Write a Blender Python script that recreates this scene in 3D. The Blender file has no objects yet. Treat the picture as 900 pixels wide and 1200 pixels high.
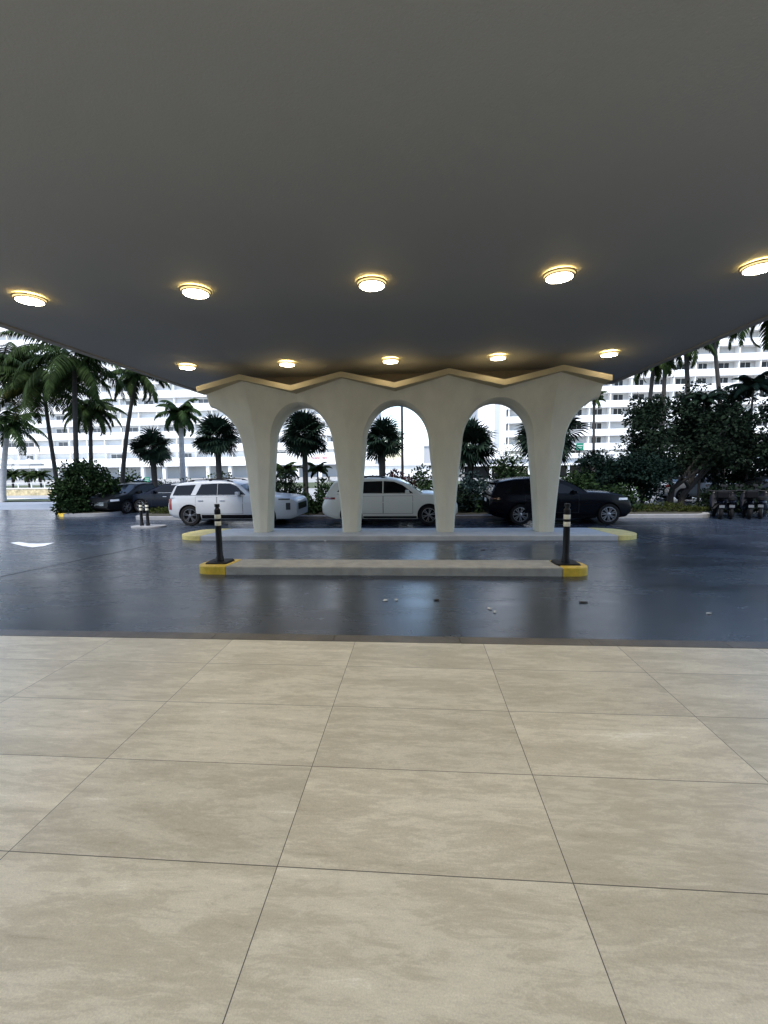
import bpy, bmesh, math, random
from mathutils import Vector, Matrix, Euler

S = bpy.context.scene
COL = S.collection
RND = random.Random(7)
rad = math.radians

# ------------------------------------------------------------------ camera and measured ground
FPX, EYE = 510.0, 1.65
YAW, PITCH, ROLL = rad(4.3), rad(6.05), rad(.75)
FWD = Vector((-math.sin(YAW)*math.cos(PITCH), math.cos(YAW)*math.cos(PITCH), -math.sin(PITCH)))
_r0 = Vector((math.cos(YAW), math.sin(YAW), 0)); _u0 = _r0.cross(FWD)
RGT = _r0*math.cos(ROLL) - _u0*math.sin(ROLL)
UPV = _u0*math.cos(ROLL) + _r0*math.sin(ROLL)
SLOPE, Y0, Y1 = .045, 4.1, 15.8

def gz(y):
    "height of the driveway: it falls away from the paved terrace, then runs level"
    return -SLOPE*min(max(y-Y0, 0), Y1-Y0)
FLAT = gz(99)

def ray(x, y):
    return FWD + RGT*((x-450)/FPX) - UPV*((y-600)/FPX)
def at(x, y, Y):
    "point of the photograph at a known distance Y"
    d = ray(x, y); d = d*(Y/d.y); return Vector((d.x, d.y, d.z+EYE))
def zat(x, y, Y): return at(x, y, Y).z
def xat(x, Y, y=560): return at(x, y, Y).x
def G(x, y, h=0):
    "point of the photograph on the ground (or h above it)"
    d = ray(x, y); lo, hi = .3, 400
    for _ in range(60):
        m = (lo+hi)/2
        if EYE + d.z/d.y*m - gz(m) - h > 0: lo = m
        else: hi = m
    return Vector((d.x/d.y*lo, lo, gz(lo)+h))

cd = bpy.data.cameras.new('camera'); cam = bpy.data.objects.new('camera', cd); COL.objects.link(cam)
M3 = Matrix((RGT, UPV, -FWD)).transposed()
cam.matrix_world = Matrix.Translation((0, 0, EYE)) @ M3.to_4x4()
cd.sensor_fit = 'HORIZONTAL'; cd.sensor_width = 36; cd.lens = 36*FPX/900
cd.clip_end = 5000; cd.clip_start = .05
S.camera = cam
S.render.resolution_x, S.render.resolution_y = 768, 1024

# ------------------------------------------------------------------ light
SUN_EL, SUN_AZ = rad(62), rad(200)     # sun high behind the viewer, a thin overcast veil
w = bpy.data.worlds.new('World'); S.world = w; w.use_nodes = True
nt = w.node_tree; bg = nt.nodes['Background']
sky = nt.nodes.new('ShaderNodeTexSky'); sky.sky_type = 'NISHITA'; sky.sun_disc = False
sky.sun_elevation = SUN_EL; sky.sun_rotation = SUN_AZ
sky.air_density = 1.0; sky.dust_density = 1.2; sky.ozone_density = 1.0; sky.altitude = 0
nt.links.new(sky.outputs[0], bg.inputs[0]); bg.inputs[1].default_value = .12
sd = bpy.data.lights.new('sun', 'SUN'); so = bpy.data.objects.new('sun', sd); COL.objects.link(so)
sd.energy = 1.3; sd.angle = rad(12); sd.color = (1, .96, .9)
sdir = Vector((math.sin(SUN_AZ)*math.cos(SUN_EL), math.cos(SUN_AZ)*math.cos(SUN_EL), math.sin(SUN_EL)))
so.rotation_euler = sdir.to_track_quat('Z', 'Y').to_euler()
so.location = (0, -20, 40)
S.view_settings.view_transform = 'Standard'; S.view_settings.look = 'None'
S.view_settings.gamma = 1; S.view_settings.exposure = 1.82
try: S.view_settings.use_curve_mapping = False
except Exception: pass
S.cycles.max_bounces = 8; S.cycles.diffuse_bounces = 5; S.cycles.glossy_bounces = 3
S.cycles.sample_clamp_indirect = 6
S.cycles.use_denoising = True

# ------------------------------------------------------------------ materials
def mat(name, col, rough=.6, metal=0, noise=0, nscale=8, bump=0, bscale=60, spec=.5, coat=0, emit=0, ecol=None, island=0, rvar=0, stretch=None):
    m = bpy.data.materials.new(name); m.use_nodes = True
    n = m.node_tree.nodes; l = m.node_tree.links; p = n['Principled BSDF']
    c = (*col, 1)
    p.inputs['Base Color'].default_value = c
    p.inputs['Roughness'].default_value = rough; p.inputs['Metallic'].default_value = metal
    p.inputs['Specular IOR Level'].default_value = spec
    if coat: p.inputs['Coat Weight'].default_value = coat; p.inputs['Coat Roughness'].default_value = .05
    if emit:
        p.inputs['Emission Color'].default_value = (*(ecol or col), 1); p.inputs['Emission Strength'].default_value = emit
    tc = n.new('ShaderNodeTexCoord')
    vec = tc.outputs['Object']
    if stretch:
        mp = n.new('ShaderNodeMapping'); mp.inputs['Scale'].default_value = stretch
        l.new(vec, mp.inputs[0]); vec = mp.outputs[0]
    if noise or island:
        mix = n.new('ShaderNodeMix'); mix.data_type = 'RGBA'
        if noise:
            t = n.new('ShaderNodeTexNoise'); t.inputs['Scale'].default_value = nscale; t.inputs['Detail'].default_value = 5
            t.inputs['Roughness'].default_value = .6
            l.new(vec, t.inputs['Vector'])
            r = n.new('ShaderNodeMapRange'); r.inputs[1].default_value = .28; r.inputs[2].default_value = .72
            l.new(t.outputs[0], r.inputs[0]); fac = r.outputs[0]
            if rvar:
                rr = n.new('ShaderNodeMapRange'); rr.inputs[1].default_value = .3; rr.inputs[2].default_value = .7
                rr.inputs[3].default_value = max(rough-rvar, .03); rr.inputs[4].default_value = rough+rvar
                l.new(t.outputs[0], rr.inputs[0]); l.new(rr.outputs[0], p.inputs['Roughness'])
        if island:
            g = n.new('ShaderNodeNewGeometry'); fac = g.outputs['Random Per Island']
        v = noise or island
        mix.inputs[6].default_value = (*[max(x*(1-v), 0) for x in col], 1)
        mix.inputs[7].default_value = (*[min(x*(1+v), 1) for x in col], 1)
        l.new(fac, mix.inputs[0]); l.new(mix.outputs[2], p.inputs['Base Color'])
    if bump:
        t = n.new('ShaderNodeTexNoise'); t.inputs['Scale'].default_value = bscale; t.inputs['Detail'].default_value = 4
        l.new(vec, t.inputs['Vector'])
        b = n.new('ShaderNodeBump'); b.inputs['Strength'].default_value = bump; b.inputs['Distance'].default_value = .01
        l.new(t.outputs[0], b.inputs['Height']); l.new(b.outputs[0], p.inputs['Normal'])
    return m

def leaf_mat(name, col, var=.5, rough=.65):
    return mat(name, col, rough, island=var, spec=.03)

M = {}
M['ceil'] = mat('ceiling_paint', (.232, .243, .250), .85, noise=.03, nscale=.6, bump=.25, bscale=55)
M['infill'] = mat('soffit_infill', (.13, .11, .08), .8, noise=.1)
M['trim'] = mat('canopy_trim', (.22, .21, .19), .7, noise=.1)
M['col'] = mat('cream_stucco', (.60, .56, .435), .75, noise=.09, nscale=2.2, bump=.3, bscale=30, stretch=(1, 1, .35))
M['ledge'] = mat('tan_ledge_paint', (.42, .345, .19), .7, noise=.06, nscale=3)
M['concrete'] = mat('kerb_concrete', (.33, .32, .28), .75, noise=.22, nscale=5, bump=.4, bscale=40)
M['concrete_pale'] = mat('island_concrete', (.42, .42, .41), .6, noise=.15, nscale=3, bump=.3, bscale=40)
M['kerb_white'] = mat('pale_kerb', (.20, .20, .20), .7, noise=.15, nscale=4)
M['yellow'] = mat('yellow_paint', (.62, .42, .035), .5, noise=.22, nscale=9, bump=.2, bscale=60)
M['yellow_top'] = mat('yellow_paint_worn', (.62, .50, .16), .55, noise=.2, nscale=7)
M['rubber'] = mat('black_rubber', (.006, .006, .007), .6, noise=.2, nscale=10, spec=.2)
M['plastic_black'] = mat('black_post', (.006, .006, .007), .5, spec=.25)
M['reflect'] = mat('reflective_band', (.68, .64, .5), .4, noise=.1, nscale=20)
M['white_line'] = mat('road_paint', (.50, .52, .54), .5, noise=.2, nscale=9)
M['threshold'] = mat('threshold_strip', (.09, .075, .055), .4, noise=.4, nscale=4, bump=.3, bscale=60)
M['soil'] = mat('planter_soil', (.035, .032, .02), .95, noise=.5, nscale=5, bump=.8, bscale=20)
M['earth'] = mat('ground_paving', (.26, .26, .25), .9, noise=.15, nscale=.4)
M['street'] = mat('sunlit_street_tone', (.20, .22, .25), .6, noise=.12, nscale=1.5)  # road colour lightened to carry the sunlight on the far lane
M['grass'] = mat('grass_strip', (.045, .06, .02), .9, noise=.4, nscale=6, bump=.8, bscale=50)
M['lamp_metal'] = mat('lamp_bronze', (.20, .15, .07), .4, metal=.6)
M['lamp_glow'] = mat('lamp_glow', (1, .78, .4), .5, emit=20, ecol=(1, .70, .24))
M['lamp_band'] = mat('lamp_band', (1, .85, .5), .5, emit=.30, ecol=(1, .72, .3))
M['lamp_diff'] = mat('lamp_diffuser', (1, .93, .75), .5, emit=20, ecol=(1, .85, .62))
M['bwhite'] = mat('white_render', (.80, .80, .79), .8, noise=.03, nscale=.3)
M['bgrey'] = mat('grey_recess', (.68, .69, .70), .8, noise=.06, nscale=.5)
M['bstripe'] = mat('grey_stripe', (.42, .44, .47), .7)
M['glass_far'] = mat('dark_window', (.015, .017, .02), .2, spec=.2)
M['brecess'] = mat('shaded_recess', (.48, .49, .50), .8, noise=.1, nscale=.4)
M['glass_pale'] = mat('pale_window', (.12, .13, .14), .3, spec=.2)
M['stone'] = mat('coral_stone', (.48, .40, .24), .85, noise=.5, nscale=3.5, bump=1, bscale=12)
M['rail'] = mat('white_rail', (.7, .7, .68), .5)
M['canvas'] = mat('parasol_canvas', (.45, .44, .42), .8, noise=.1)
M['sign_green'] = mat('green_sign', (.02, .28, .17), .4, noise=.08)
M['sign_white'] = mat('sign_white', (.75, .78, .75), .5)
M['steel'] = mat('dark_steel', (.02, .02, .021), .5, spec=.15)
M['red'] = mat('red_letters', (.45, .04, .05), .5)
M['bark'] = mat('palm_bark', (.032, .028, .023), .9, noise=.35, nscale=6, bump=1, bscale=12, stretch=(1, 1, 5))
M['bark_grey'] = mat('royal_bark', (.36, .35, .34), .8, noise=.2, nscale=3, bump=.5, bscale=8, stretch=(1, 1, 4))
M['bark_dark'] = mat('tree_bark', (.014, .012, .010), .9, noise=.3, nscale=6, bump=1, bscale=12)
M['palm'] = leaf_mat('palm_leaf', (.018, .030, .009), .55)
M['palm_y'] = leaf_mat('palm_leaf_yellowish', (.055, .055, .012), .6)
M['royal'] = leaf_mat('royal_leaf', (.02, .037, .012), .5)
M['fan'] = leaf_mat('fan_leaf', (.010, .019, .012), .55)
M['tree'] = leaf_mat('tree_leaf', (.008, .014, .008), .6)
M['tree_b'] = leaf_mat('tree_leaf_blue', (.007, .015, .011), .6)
M['bush'] = leaf_mat('bush_leaf', (.013, .025, .009), .6)
M['bush_l'] = leaf_mat('bush_leaf_light', (.06, .085, .025), .5)
M['bush_r'] = leaf_mat('croton_leaf', (.028, .013, .014), .7)
M['bush_g'] = leaf_mat('bluegreen_leaf', (.016, .028, .028), .6)
M['bush_w'] = leaf_mat('variegated_leaf', (.28, .30, .22), .7)
M['hedge'] = leaf_mat('hedge_leaf', (.03, .038, .01), .5)
M['hedge_f'] = leaf_mat('far_hedge_leaf', (.05, .09, .02), .5)
M['crownshaft'] = mat('crownshaft', (.10, .15, .06), .5, noise=.2)
M['pwhite'] = mat('pearl_white_paint', (.36, .375, .39), .3, coat=.3, noise=.01)
M['pcream'] = mat('cream_white_paint', (.60, .58, .51), .3, coat=.3, noise=.01)
M['pblack'] = mat('black_paint', (.0012, .0015, .0035), .22, coat=0, spec=.12)
M['pnavy'] = mat('dark_blue_paint', (.004, .006, .012), .25, coat=.03, spec=.15)
M['pgrey'] = mat('dark_grey_paint', (.005, .006, .007), .3, coat=.03, spec=.15)
M['glass'] = mat('tinted_glass', (.003, .0035, .004), .08, spec=.2)
M['glass_c'] = mat('windscreen_glass', (.05, .08, .09), .06, spec=.5)
M['tyre'] = mat('tyre', (.010, .010, .010), .85, spec=.15)
M['rim'] = mat('dark_alloy', (.16, .16, .165), .3, metal=.8)
M['rim_l'] = mat('alloy', (.3, .3, .3), .3, metal=.8)
M['well'] = mat('wheel_well', (.006, .006, .006), .9)
M['clad'] = mat('black_cladding', (.006, .006, .007), .6, spec=.06)
M['seam'] = mat('panel_gap', (.015, .015, .015), .8)
M['chrome'] = mat('chrome', (.6, .6, .6), .15, metal=1)
M['headl'] = mat('headlight_lens', (.5, .52, .55), .08, coat=.5)
M['headd'] = mat('smoked_headlight', (.03, .03, .035), .08)
M['taill'] = mat('taillight_lens', (.14, .008, .01), .1)
M['taild'] = mat('dark_taillight', (.05, .008, .01), .1)
M['paper'] = mat('paper_scrap', (.6, .6, .58), .8, noise=.2)
M['leafdry'] = mat('dead_leaf', (.02, .016, .012), .7, noise=.3)
M['seat'] = mat('scooter_seat', (.008, .008, .008), .6, spec=.05)

def floor_mat():
    m = bpy.data.materials.new('beige_stone_tile'); m.use_nodes = True
    n = m.node_tree.nodes; l = m.node_tree.links; p = n['Principled BSDF']
    geo = n.new('ShaderNodeNewGeometry')
    sep = n.new('ShaderNodeSeparateXYZ'); l.new(geo.outputs['Position'], sep.inputs[0])
    def math_(op, a, b=None, c=None):
        x = n.new('ShaderNodeMath'); x.operation = op
        for i, v in enumerate((a, b, c)):
            if v is None: continue
            if isinstance(v, (int, float)): x.inputs[i].default_value = v
            else: l.new(v, x.inputs[i])
        return x.outputs[0]
    u = math_('DIVIDE', math_('ADD', sep.outputs[0], .585+1.195*40), 1.195)
    v = math_('DIVIDE', math_('ADD', sep.outputs[1], .607*40-1.605), .607)
    fu, fv = math_('FRACT', u), math_('FRACT', v)
    du = math_('MULTIPLY', math_('MINIMUM', fu, math_('SUBTRACT', 1, fu)), 1.195)
    dv = math_('MULTIPLY', math_('MINIMUM', fv, math_('SUBTRACT', 1, fv)), .607)
    dist = math_('MINIMUM', du, dv)
    grout = n.new('ShaderNodeMapRange'); grout.inputs[1].default_value = .0011; grout.inputs[2].default_value = .0026
    l.new(dist, grout.inputs[0])          # 0 in the joint, 1 on the tile
    idc = n.new('ShaderNodeCombineXYZ'); l.new(math_('FLOOR', u), idc.inputs[0]); l.new(math_('FLOOR', v), idc.inputs[1])
    wn = n.new('ShaderNodeTexWhiteNoise'); wn.noise_dimensions = '3D'; l.new(idc.outputs[0], wn.inputs['Vector'])
    sc = n.new('ShaderNodeVectorMath'); sc.operation = 'SCALE'; sc.inputs[3].default_value = 31
    l.new(wn.outputs['Color'], sc.inputs[0])
    ad = n.new('ShaderNodeVectorMath'); ad.operation = 'ADD'; l.new(geo.outputs['Position'], ad.inputs[0]); l.new(sc.outputs[0], ad.inputs[1])
    mp = n.new('ShaderNodeMapping'); mp.inputs['Rotation'].default_value = (0, 0, rad(-14)); mp.inputs['Scale'].default_value = (.65, 2.9, 1)
    l.new(ad.outputs[0], mp.inputs[0])
    def noise(scale, det, rough, dis, vec):
        t = n.new('ShaderNodeTexNoise'); t.inputs['Scale'].default_value = scale; t.inputs['Detail'].default_value = det
        t.inputs['Roughness'].default_value = rough; t.inputs['Distortion'].default_value = dis
        l.new(vec, t.inputs['Vector']); return t.outputs[0]
    n1 = noise(1.5, 14, .72, .5, mp.outputs[0])
    n2 = noise(7, 14, .80, .5, mp.outputs[0])
    n3 = noise(170, 4, .75, 0, ad.outputs[0])
    ramp = n.new('ShaderNodeValToRGB'); cr = ramp.color_ramp
    cr.elements[0].position = .38; cr.elements[0].color = (.44, .388, .275, 1)
    cr.elements[1].position = .62; cr.elements[1].color = (.84, .785, .64, 1)
    for ps, cl_ in ((.43, (.53, .472, .345, 1)), (.495, (.59, .53, .395, 1)), (.512, (.65, .59, .45, 1)), (.58, (.71, .645, .49, 1))):
        e = cr.elements.new(ps); e.color = cl_
    l.new(math_('ADD', math_('MULTIPLY', n1, .50), math_('MULTIPLY', n2, .50)), ramp.inputs[0])
    var = n.new('ShaderNodeMapRange'); var.inputs[3].default_value = .93; var.inputs[4].default_value = 1.07; l.new(wn.outputs['Value'], var.inputs[0])
    fine = n.new('ShaderNodeMapRange'); fine.inputs[1].default_value = .3; fine.inputs[2].default_value = .7; fine.inputs[3].default_value = .84; fine.inputs[4].default_value = 1.12; l.new(n3, fine.inputs[0])
    vs = n.new('ShaderNodeVectorMath'); vs.operation = 'SCALE'; l.new(ramp.outputs[0], vs.inputs[0]); l.new(math_('MULTIPLY', var.outputs[0], fine.outputs[0]), vs.inputs[3])
    mix = n.new('ShaderNodeMix'); mix.data_type = 'RGBA'; l.new(grout.outputs[0], mix.inputs[0])
    mix.inputs[6].default_value = (.06, .05, .035, 1); l.new(vs.outputs[0], mix.inputs[7])
    l.new(mix.outputs[2], p.inputs['Base Color'])
    rg = n.new('ShaderNodeMapRange'); rg.inputs[1].default_value = .3; rg.inputs[2].default_value = .7; rg.inputs[3].default_value = .27; rg.inputs[4].default_value = .42; l.new(n2, rg.inputs[0])
    l.new(rg.outputs[0], p.inputs['Roughness'])
    b = n.new('ShaderNodeBump'); b.inputs['Strength'].default_value = .5; b.inputs['Distance'].default_value = .004
    hh = math_('ADD', math_('MULTIPLY', grout.outputs[0], .6), math_('ADD', math_('MULTIPLY', n2, .9), math_('MULTIPLY', n3, .18)))
    l.new(hh, b.inputs['Height']); l.new(b.outputs[0], p.inputs['Normal'])
    return m
M['tile'] = floor_mat()

def asphalt_mat():
    m = bpy.data.materials.new('wet_asphalt'); m.use_nodes = True
    n = m.node_tree.nodes; l = m.node_tree.links; p = n['Principled BSDF']
    geo = n.new('ShaderNodeNewGeometry')
    def noise(scale, det, rough, stretch=(1, 1, 1), dis=0):
        mp = n.new('ShaderNodeMapping'); mp.inputs['Scale'].default_value = stretch; l.new(geo.outputs['Position'], mp.inputs[0])
        t = n.new('ShaderNodeTexNoise'); t.inputs['Scale'].default_value = scale; t.inputs['Detail'].default_value = det
        t.inputs['Roughness'].default_value = rough; t.inputs['Distortion'].default_value = dis
        l.new(mp.outputs[0], t.inputs['Vector']); return t.outputs[0]
    big = noise(.35, 5, .6, (.6, 1.3, 1), .6); mid = noise(2.2, 5, .6, (.5, 1.4, 1)); fine = noise(110, 3, .6)
    ramp = n.new('ShaderNodeValToRGB'); cr = ramp.color_ramp
    cr.elements[0].position = .32; cr.elements[0].color = (.014, .020, .031, 1)
    cr.elements[1].position = .68; cr.elements[1].color = (.026, .036, .054, 1)
    add = n.new('ShaderNodeMath'); add.operation = 'MULTIPLY_ADD'; add.inputs[1].default_value = .6; l.new(big, add.inputs[0])
    m2 = n.new('ShaderNodeMath'); m2.operation = 'MULTIPLY'; m2.inputs[1].default_value = .4; l.new(mid, m2.inputs[0]); l.new(m2.outputs[0], add.inputs[2])
    l.new(add.outputs[0], ramp.inputs[0]); l.new(ramp.outputs[0], p.inputs['Base Color'])
    rg = n.new('ShaderNodeMapRange'); rg.inputs[1].default_value = .35; rg.inputs[2].default_value = .65; rg.inputs[3].default_value = .19; rg.inputs[4].default_value = .33
    l.new(add.outputs[0], rg.inputs[0]); l.new(rg.outputs[0], p.inputs['Roughness'])
    p.inputs['Specular IOR Level'].default_value = .45
    b = n.new('ShaderNodeBump'); b.inputs['Strength'].default_value = .12; b.inputs['Distance'].default_value = .004
    l.new(fine, b.inputs['Height']); l.new(b.outputs[0], p.inputs['Normal'])
    return m
M['asphalt'] = asphalt_mat()

# ------------------------------------------------------------------ object helpers
def link(name, me, m=None, parent=None, smooth=False):
    o = bpy.data.objects.new(name, me); COL.objects.link(o)
    if m is not None: me.materials.append(M[m] if isinstance(m, str) else m)
    if parent is not None: o.parent = parent
    if smooth:
        me.polygons.foreach_set('use_smooth', [True]*len(me.polygons))
        try: me.set_sharp_from_angle(angle=rad(smooth if smooth is not True else 40))
        except Exception: pass
    return o
class MB:
    def __init__(s): s.v, s.f = [], []
    def add(s, vs, fs):
        b = len(s.v); s.v += [tuple(x) for x in vs]; s.f += [tuple(i+b for i in f) for f in fs]
    def box(s, x0, x1, y0, y1, z0, z1):
        s.add([(x0,y0,z0),(x1,y0,z0),(x1,y1,z0),(x0,y1,z0),(x0,y0,z1),(x1,y0,z1),(x1,y1,z1),(x0,y1,z1)],
              [(3,2,1,0),(4,5,6,7),(0,1,5,4),(1,2,6,5),(2,3,7,6),(3,0,4,7)])
    def quad(s, a, b, c, d): s.add([a, b, c, d], [(0,1,2,3)])
    def prism(s, pts, z0, z1):
        n = len(pts)
        s.add([(x, y, z0) for x, y in pts]+[(x, y, z1) for x, y in pts],
              [tuple(range(n-1, -1, -1)), tuple(range(n, 2*n))]+[(i, (i+1) % n, n+(i+1) % n, n+i) for i in range(n)])
    def lathe(s, prof, c=(0, 0, 0), n=32, axis='z', cap=True):
        vs, fs = [], []
        for r, z in prof:
            for k in range(n):
                a = 2*math.pi*k/n; x, y = r*math.cos(a), r*math.sin(a)
                p = (x, y, z) if axis == 'z' else (x, z, y) if axis == 'y' else (z, x, y)
                vs.append((c[0]+p[0], c[1]+p[1], c[2]+p[2]))
        for i in range(len(prof)-1):
            for k in range(n):
                a, b = i*n+k, i*n+(k+1) % n
                f = (a, b, b+n, a+n)
                fs.append(f if axis != 'y' else f[::-1])
        if cap:
            f0, f1 = tuple(range(n-1, -1, -1)), tuple(range((len(prof)-1)*n, len(prof)*n))
            fs += [f0, f1] if axis != 'y' else [f0[::-1], f1[::-1]]
        s.add(vs, fs)
    def tube(s, pts, rs, n=10):
        pts = [Vector(p) for p in pts]; vs, fs = [], []
        for i, p in enumerate(pts):
            d = (pts[min(i+1, len(pts)-1)]-pts[max(i-1, 0)]).normalized()
            a = d.orthogonal().normalized() if abs(d.z) < .95 else Vector((1, 0, 0)); b = d.cross(a).normalized(); a = b.cross(d)
            r = rs[i] if isinstance(rs, (list, tuple)) else rs
            for k in range(n):
                t = 2*math.pi*k/n; vs.append(p+(a*math.cos(t)+b*math.sin(t))*r)
        for i in range(len(pts)-1):
            for k in range(n):
                q, e = i*n+k, i*n+(k+1) % n; fs.append((q, e, e+n, q+n))
        fs += [tuple(range(n-1, -1, -1)), tuple(range((len(pts)-1)*n, len(pts)*n))]
        s.add(vs, fs)
    def mesh(s, name):
        me = bpy.data.meshes.new(name); me.from_pydata(s.v, [], s.f); me.update(); return me
    def build(s, name, m, parent=None, smooth=False, fix=False):
        me = s.mesh(name)
        if fix:
            bm = bmesh.new(); bm.from_mesh(me); bmesh.ops.remove_doubles(bm, verts=bm.verts, dist=1e-5)
            bmesh.ops.recalc_face_normals(bm, faces=bm.faces); bm.to_mesh(me); bm.free()
        return link(name, me, m, parent, smooth)
def tag(o, label, cat, group=None):
    o['label'] = label; o['category'] = cat
    if group: o['group'] = group
    return o
def thing(name, label, cat, loc=(0, 0, 0), rz=0, group=None):
    o = bpy.data.objects.new(name, None); COL.objects.link(o); o.location = loc; o.rotation_euler = (0, 0, rz)
    o.empty_display_size = .2
    return tag(o, label, cat, group)
def kind(o, k): o['kind'] = k; return o
def bevel(o, wd=.01, seg=2):
    b = o.modifiers.new('edge', 'BEVEL'); b.width = wd; b.segments = seg; b.limit_method = 'ANGLE'; b.angle_limit = rad(40)
    return o
def copy_tree(o, parent=None):
    c = o.copy(); COL.objects.link(c)
    if parent is not None: c.parent = parent
    for ch in list(o.children): copy_tree(ch, c)
    return c

# ------------------------------------------------------------------ ground
def sheet(name, x0, x1, ys, dz, m, nx=1):
    b = MB(); xs = [x0+(x1-x0)*i/nx for i in range(nx+1)]
    for y in ys:
        b.v += [(x, y, gz(y)+dz) for x in xs]
    k = nx+1
    for j in range(len(ys)-1):
        for i in range(nx): b.f.append((j*k+i, j*k+i+1, (j+1)*k+i+1, (j+1)*k+i))
    return kind(b.build(name, m), 'structure')
sheet('ground', -1500, 1500, [-60, 4.1, 15.8, 3000], -.012, 'earth')
b = MB(); b.box(-14, 14, -9, 3.93, -.15, 0); kind(b.build('terrace_floor', 'tile'), 'structure')
# dark threshold strip with its own joints between terrace and driveway
b = MB()
x = -14.0
while x < 14: b.box(x+.003, x+1.197, 3.935, 4.085, -.14, .002); x += 1.2
kind(b.build('threshold_strip', 'threshold'), 'structure')
sheet('driveway', -60, 60, [4.09, 8, 12, 15.8, 18, 28.2], 0, 'asphalt', nx=6)
sheet('street', -60, -14.6, [22.6, 28.25], .004, 'street')  # sunlit stretch of the same road, its brightness painted as a paler sheet
# hairline seam in the asphalt
def strip_on_ground(name, pts, wd, m, dz=.004):
    b = MB(); vs = []
    for i, p in enumerate(pts):
        q = pts[min(i+1, len(pts)-1)]; r = pts[max(i-1, 0)]
        d = (Vector(q)-Vector(r)); nrm = Vector((-d.y, d.x, 0)).normalized()*wd/2
        for s in (1, -1): vs.append((p[0]+nrm.x*s, p[1]+nrm.y*s, gz(p[1])+dz))
    b.add(vs, [(2*i, 2*i+1, 2*i+3, 2*i+2) for i in range(len(pts)-1)])
    return kind(b.build(name, m), 'structure')
p, q = G(0, 676), G(172, 640)
strip_on_ground('asphalt_seam', [p+(q-p)*t for t in (-.6, 0, .3, .65, 1)], .025, 'rubber')

# painted arrow on the left lane
def flat_poly(name, pts, m, dz=.005):
    b = MB(); b.add([(p[0], p[1], gz(p[1])+dz) for p in pts], [tuple(range(len(pts)))]); return b.build(name, m)
arrow_px = [(12, 636.3), (22, 635.2), (34, 637), (48, 637.2), (64, 636), (52, 640), (38, 641.6), (28, 640.2), (20, 638.3)]
ar = flat_poly('road_arrow', [G(*a) for a in arrow_px][::-1], 'white_line'); kind(ar, 'structure')

# rounded slab outline
def stadium(x0, x1, y0, y1, r, n=8):
    pts = []
    for cx, cy, a0 in ((x1-r, y0+r, -90), (x1-r, y1-r, 0), (x0+r, y1-r, 90), (x0+r, y0+r, 180)):
        for k in range(n+1):
            a = rad(a0+90*k/n); pts.append((cx+r*math.cos(a), cy+r*math.sin(a)))
    return pts
def clip_x(pts, lo, hi):
    def cl(ps, xv, sgn):
        out = []
        for i, p in enumerate(ps):
            q = ps[(i+1) % len(ps)]
            ip, iq = (p[0]-xv)*sgn >= 0, (q[0]-xv)*sgn >= 0
            if ip: out.append(p)
            if ip != iq:
                t = (xv-p[0])/(q[0]-p[0]); out.append((xv, p[1]+t*(q[1]-p[1])))
        return out
    return cl(cl(pts, lo, 1), hi, -1)
def slab(name, pts, h, m, parent, top=0, bev=.02):
    "a kerbed slab that follows the fall of the driveway"
    b = MB(); n = len(pts)
    b.add([(x, y, gz(y)-.05) for x, y in pts]+[(x, y, gz(y)+h+top) for x, y in pts],
          [tuple(range(n-1, -1, -1)), tuple(range(n, 2*n))]+[(i, (i+1) % n, n+(i+1) % n, n+i) for i in range(n)])
    o = b.build(name, m, parent); bevel(o, bev, 2); return o

# front median: long low concrete kerb with yellow ends
pl, pr = G(237, 672.5), G(687, 676.5)
my0 = (pl.y+pr.y)/2; my1 = my0+.72; mx0, mx1 = pl.x-.13, pr.x+.12
md = thing('traffic_median', 'long narrow concrete kerb median with yellow ends carrying the two tall striped posts', 'median')
mpts = stadium(mx0, mx1, my0, my1, .27)
slab('kerb', clip_x(mpts, mx0+.56, mx1-.46), .14, 'concrete', md)
for lo, hi in ((mx0-1, mx0+.558), (mx1-.458, mx1+1)): slab('painted_end', clip_x(mpts, lo, hi), .14, 'yellow', md, .003)

# arcade island
il, ir = G(212, 633.5), G(745, 633.5)
iy0 = (il.y+ir.y)/2+.02; iy1 = iy0+2.05
isl = thing('arcade_island', 'wide raised concrete island with rounded yellow ends under the arched columns', 'traffic island')
il.x -= .30; ir.x += .34
ipts = stadium(il.x, ir.x, iy0, iy1, .8, 12)
slab('kerb', clip_x(ipts, il.x+.85, ir.x-.75), .13, 'concrete_pale', isl)
for lo, hi in ((il.x-1, il.x+.848), (ir.x-.748, ir.x+1)): slab('painted_end', clip_x(ipts, lo, hi), .13, 'yellow_top', isl, .003)

# bollards ---------------------------------------------------------
def bollard(x, y, z, label, group, h=1.0, wide=True, bands=True):
    t = thing('bollard', label, 'bollard', (x, y, z), 0, group)
    if wide:
        b = MB(); pts = stadium(-.2, .2, -.2, .2, .05, 3)
        n = len(pts)
        b.add([(px, py, 0) for px, py in pts]+[(px*.9, py*.9, .03) for px, py in pts], [tuple(range(n-1, -1, -1)), tuple(range(n, 2*n))]+[(i, (i+1) % n, n+(i+1) % n, n+i) for i in range(n)])
        b.build('rubber_base', 'rubber', t)
    b = MB(); b.lathe([(.072, .02), (.066, .09), (.055, .12), (.05, h-.17), (.052, h-.165), (.052, h-.1), (.04, h-.085), (.032, h-.07), (.032, h-.055), (.044, h-.05), (.044, h-.005), (.038, h)], n=20)
    b.build('post', 'plastic_black', t, 35)
    if bands:
        for zb in (h-.255, h-.375):
            b = MB(); b.lathe([(.0525, zb), (.0535, zb+.002), (.0535, zb+.073), (.0525, zb+.075)], n=20, cap=False); b.build('reflective_band', 'reflect', t, 35)
    return t
pb = G(255, 656.5, .143); z = gz(my0+.4)+.143
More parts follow.
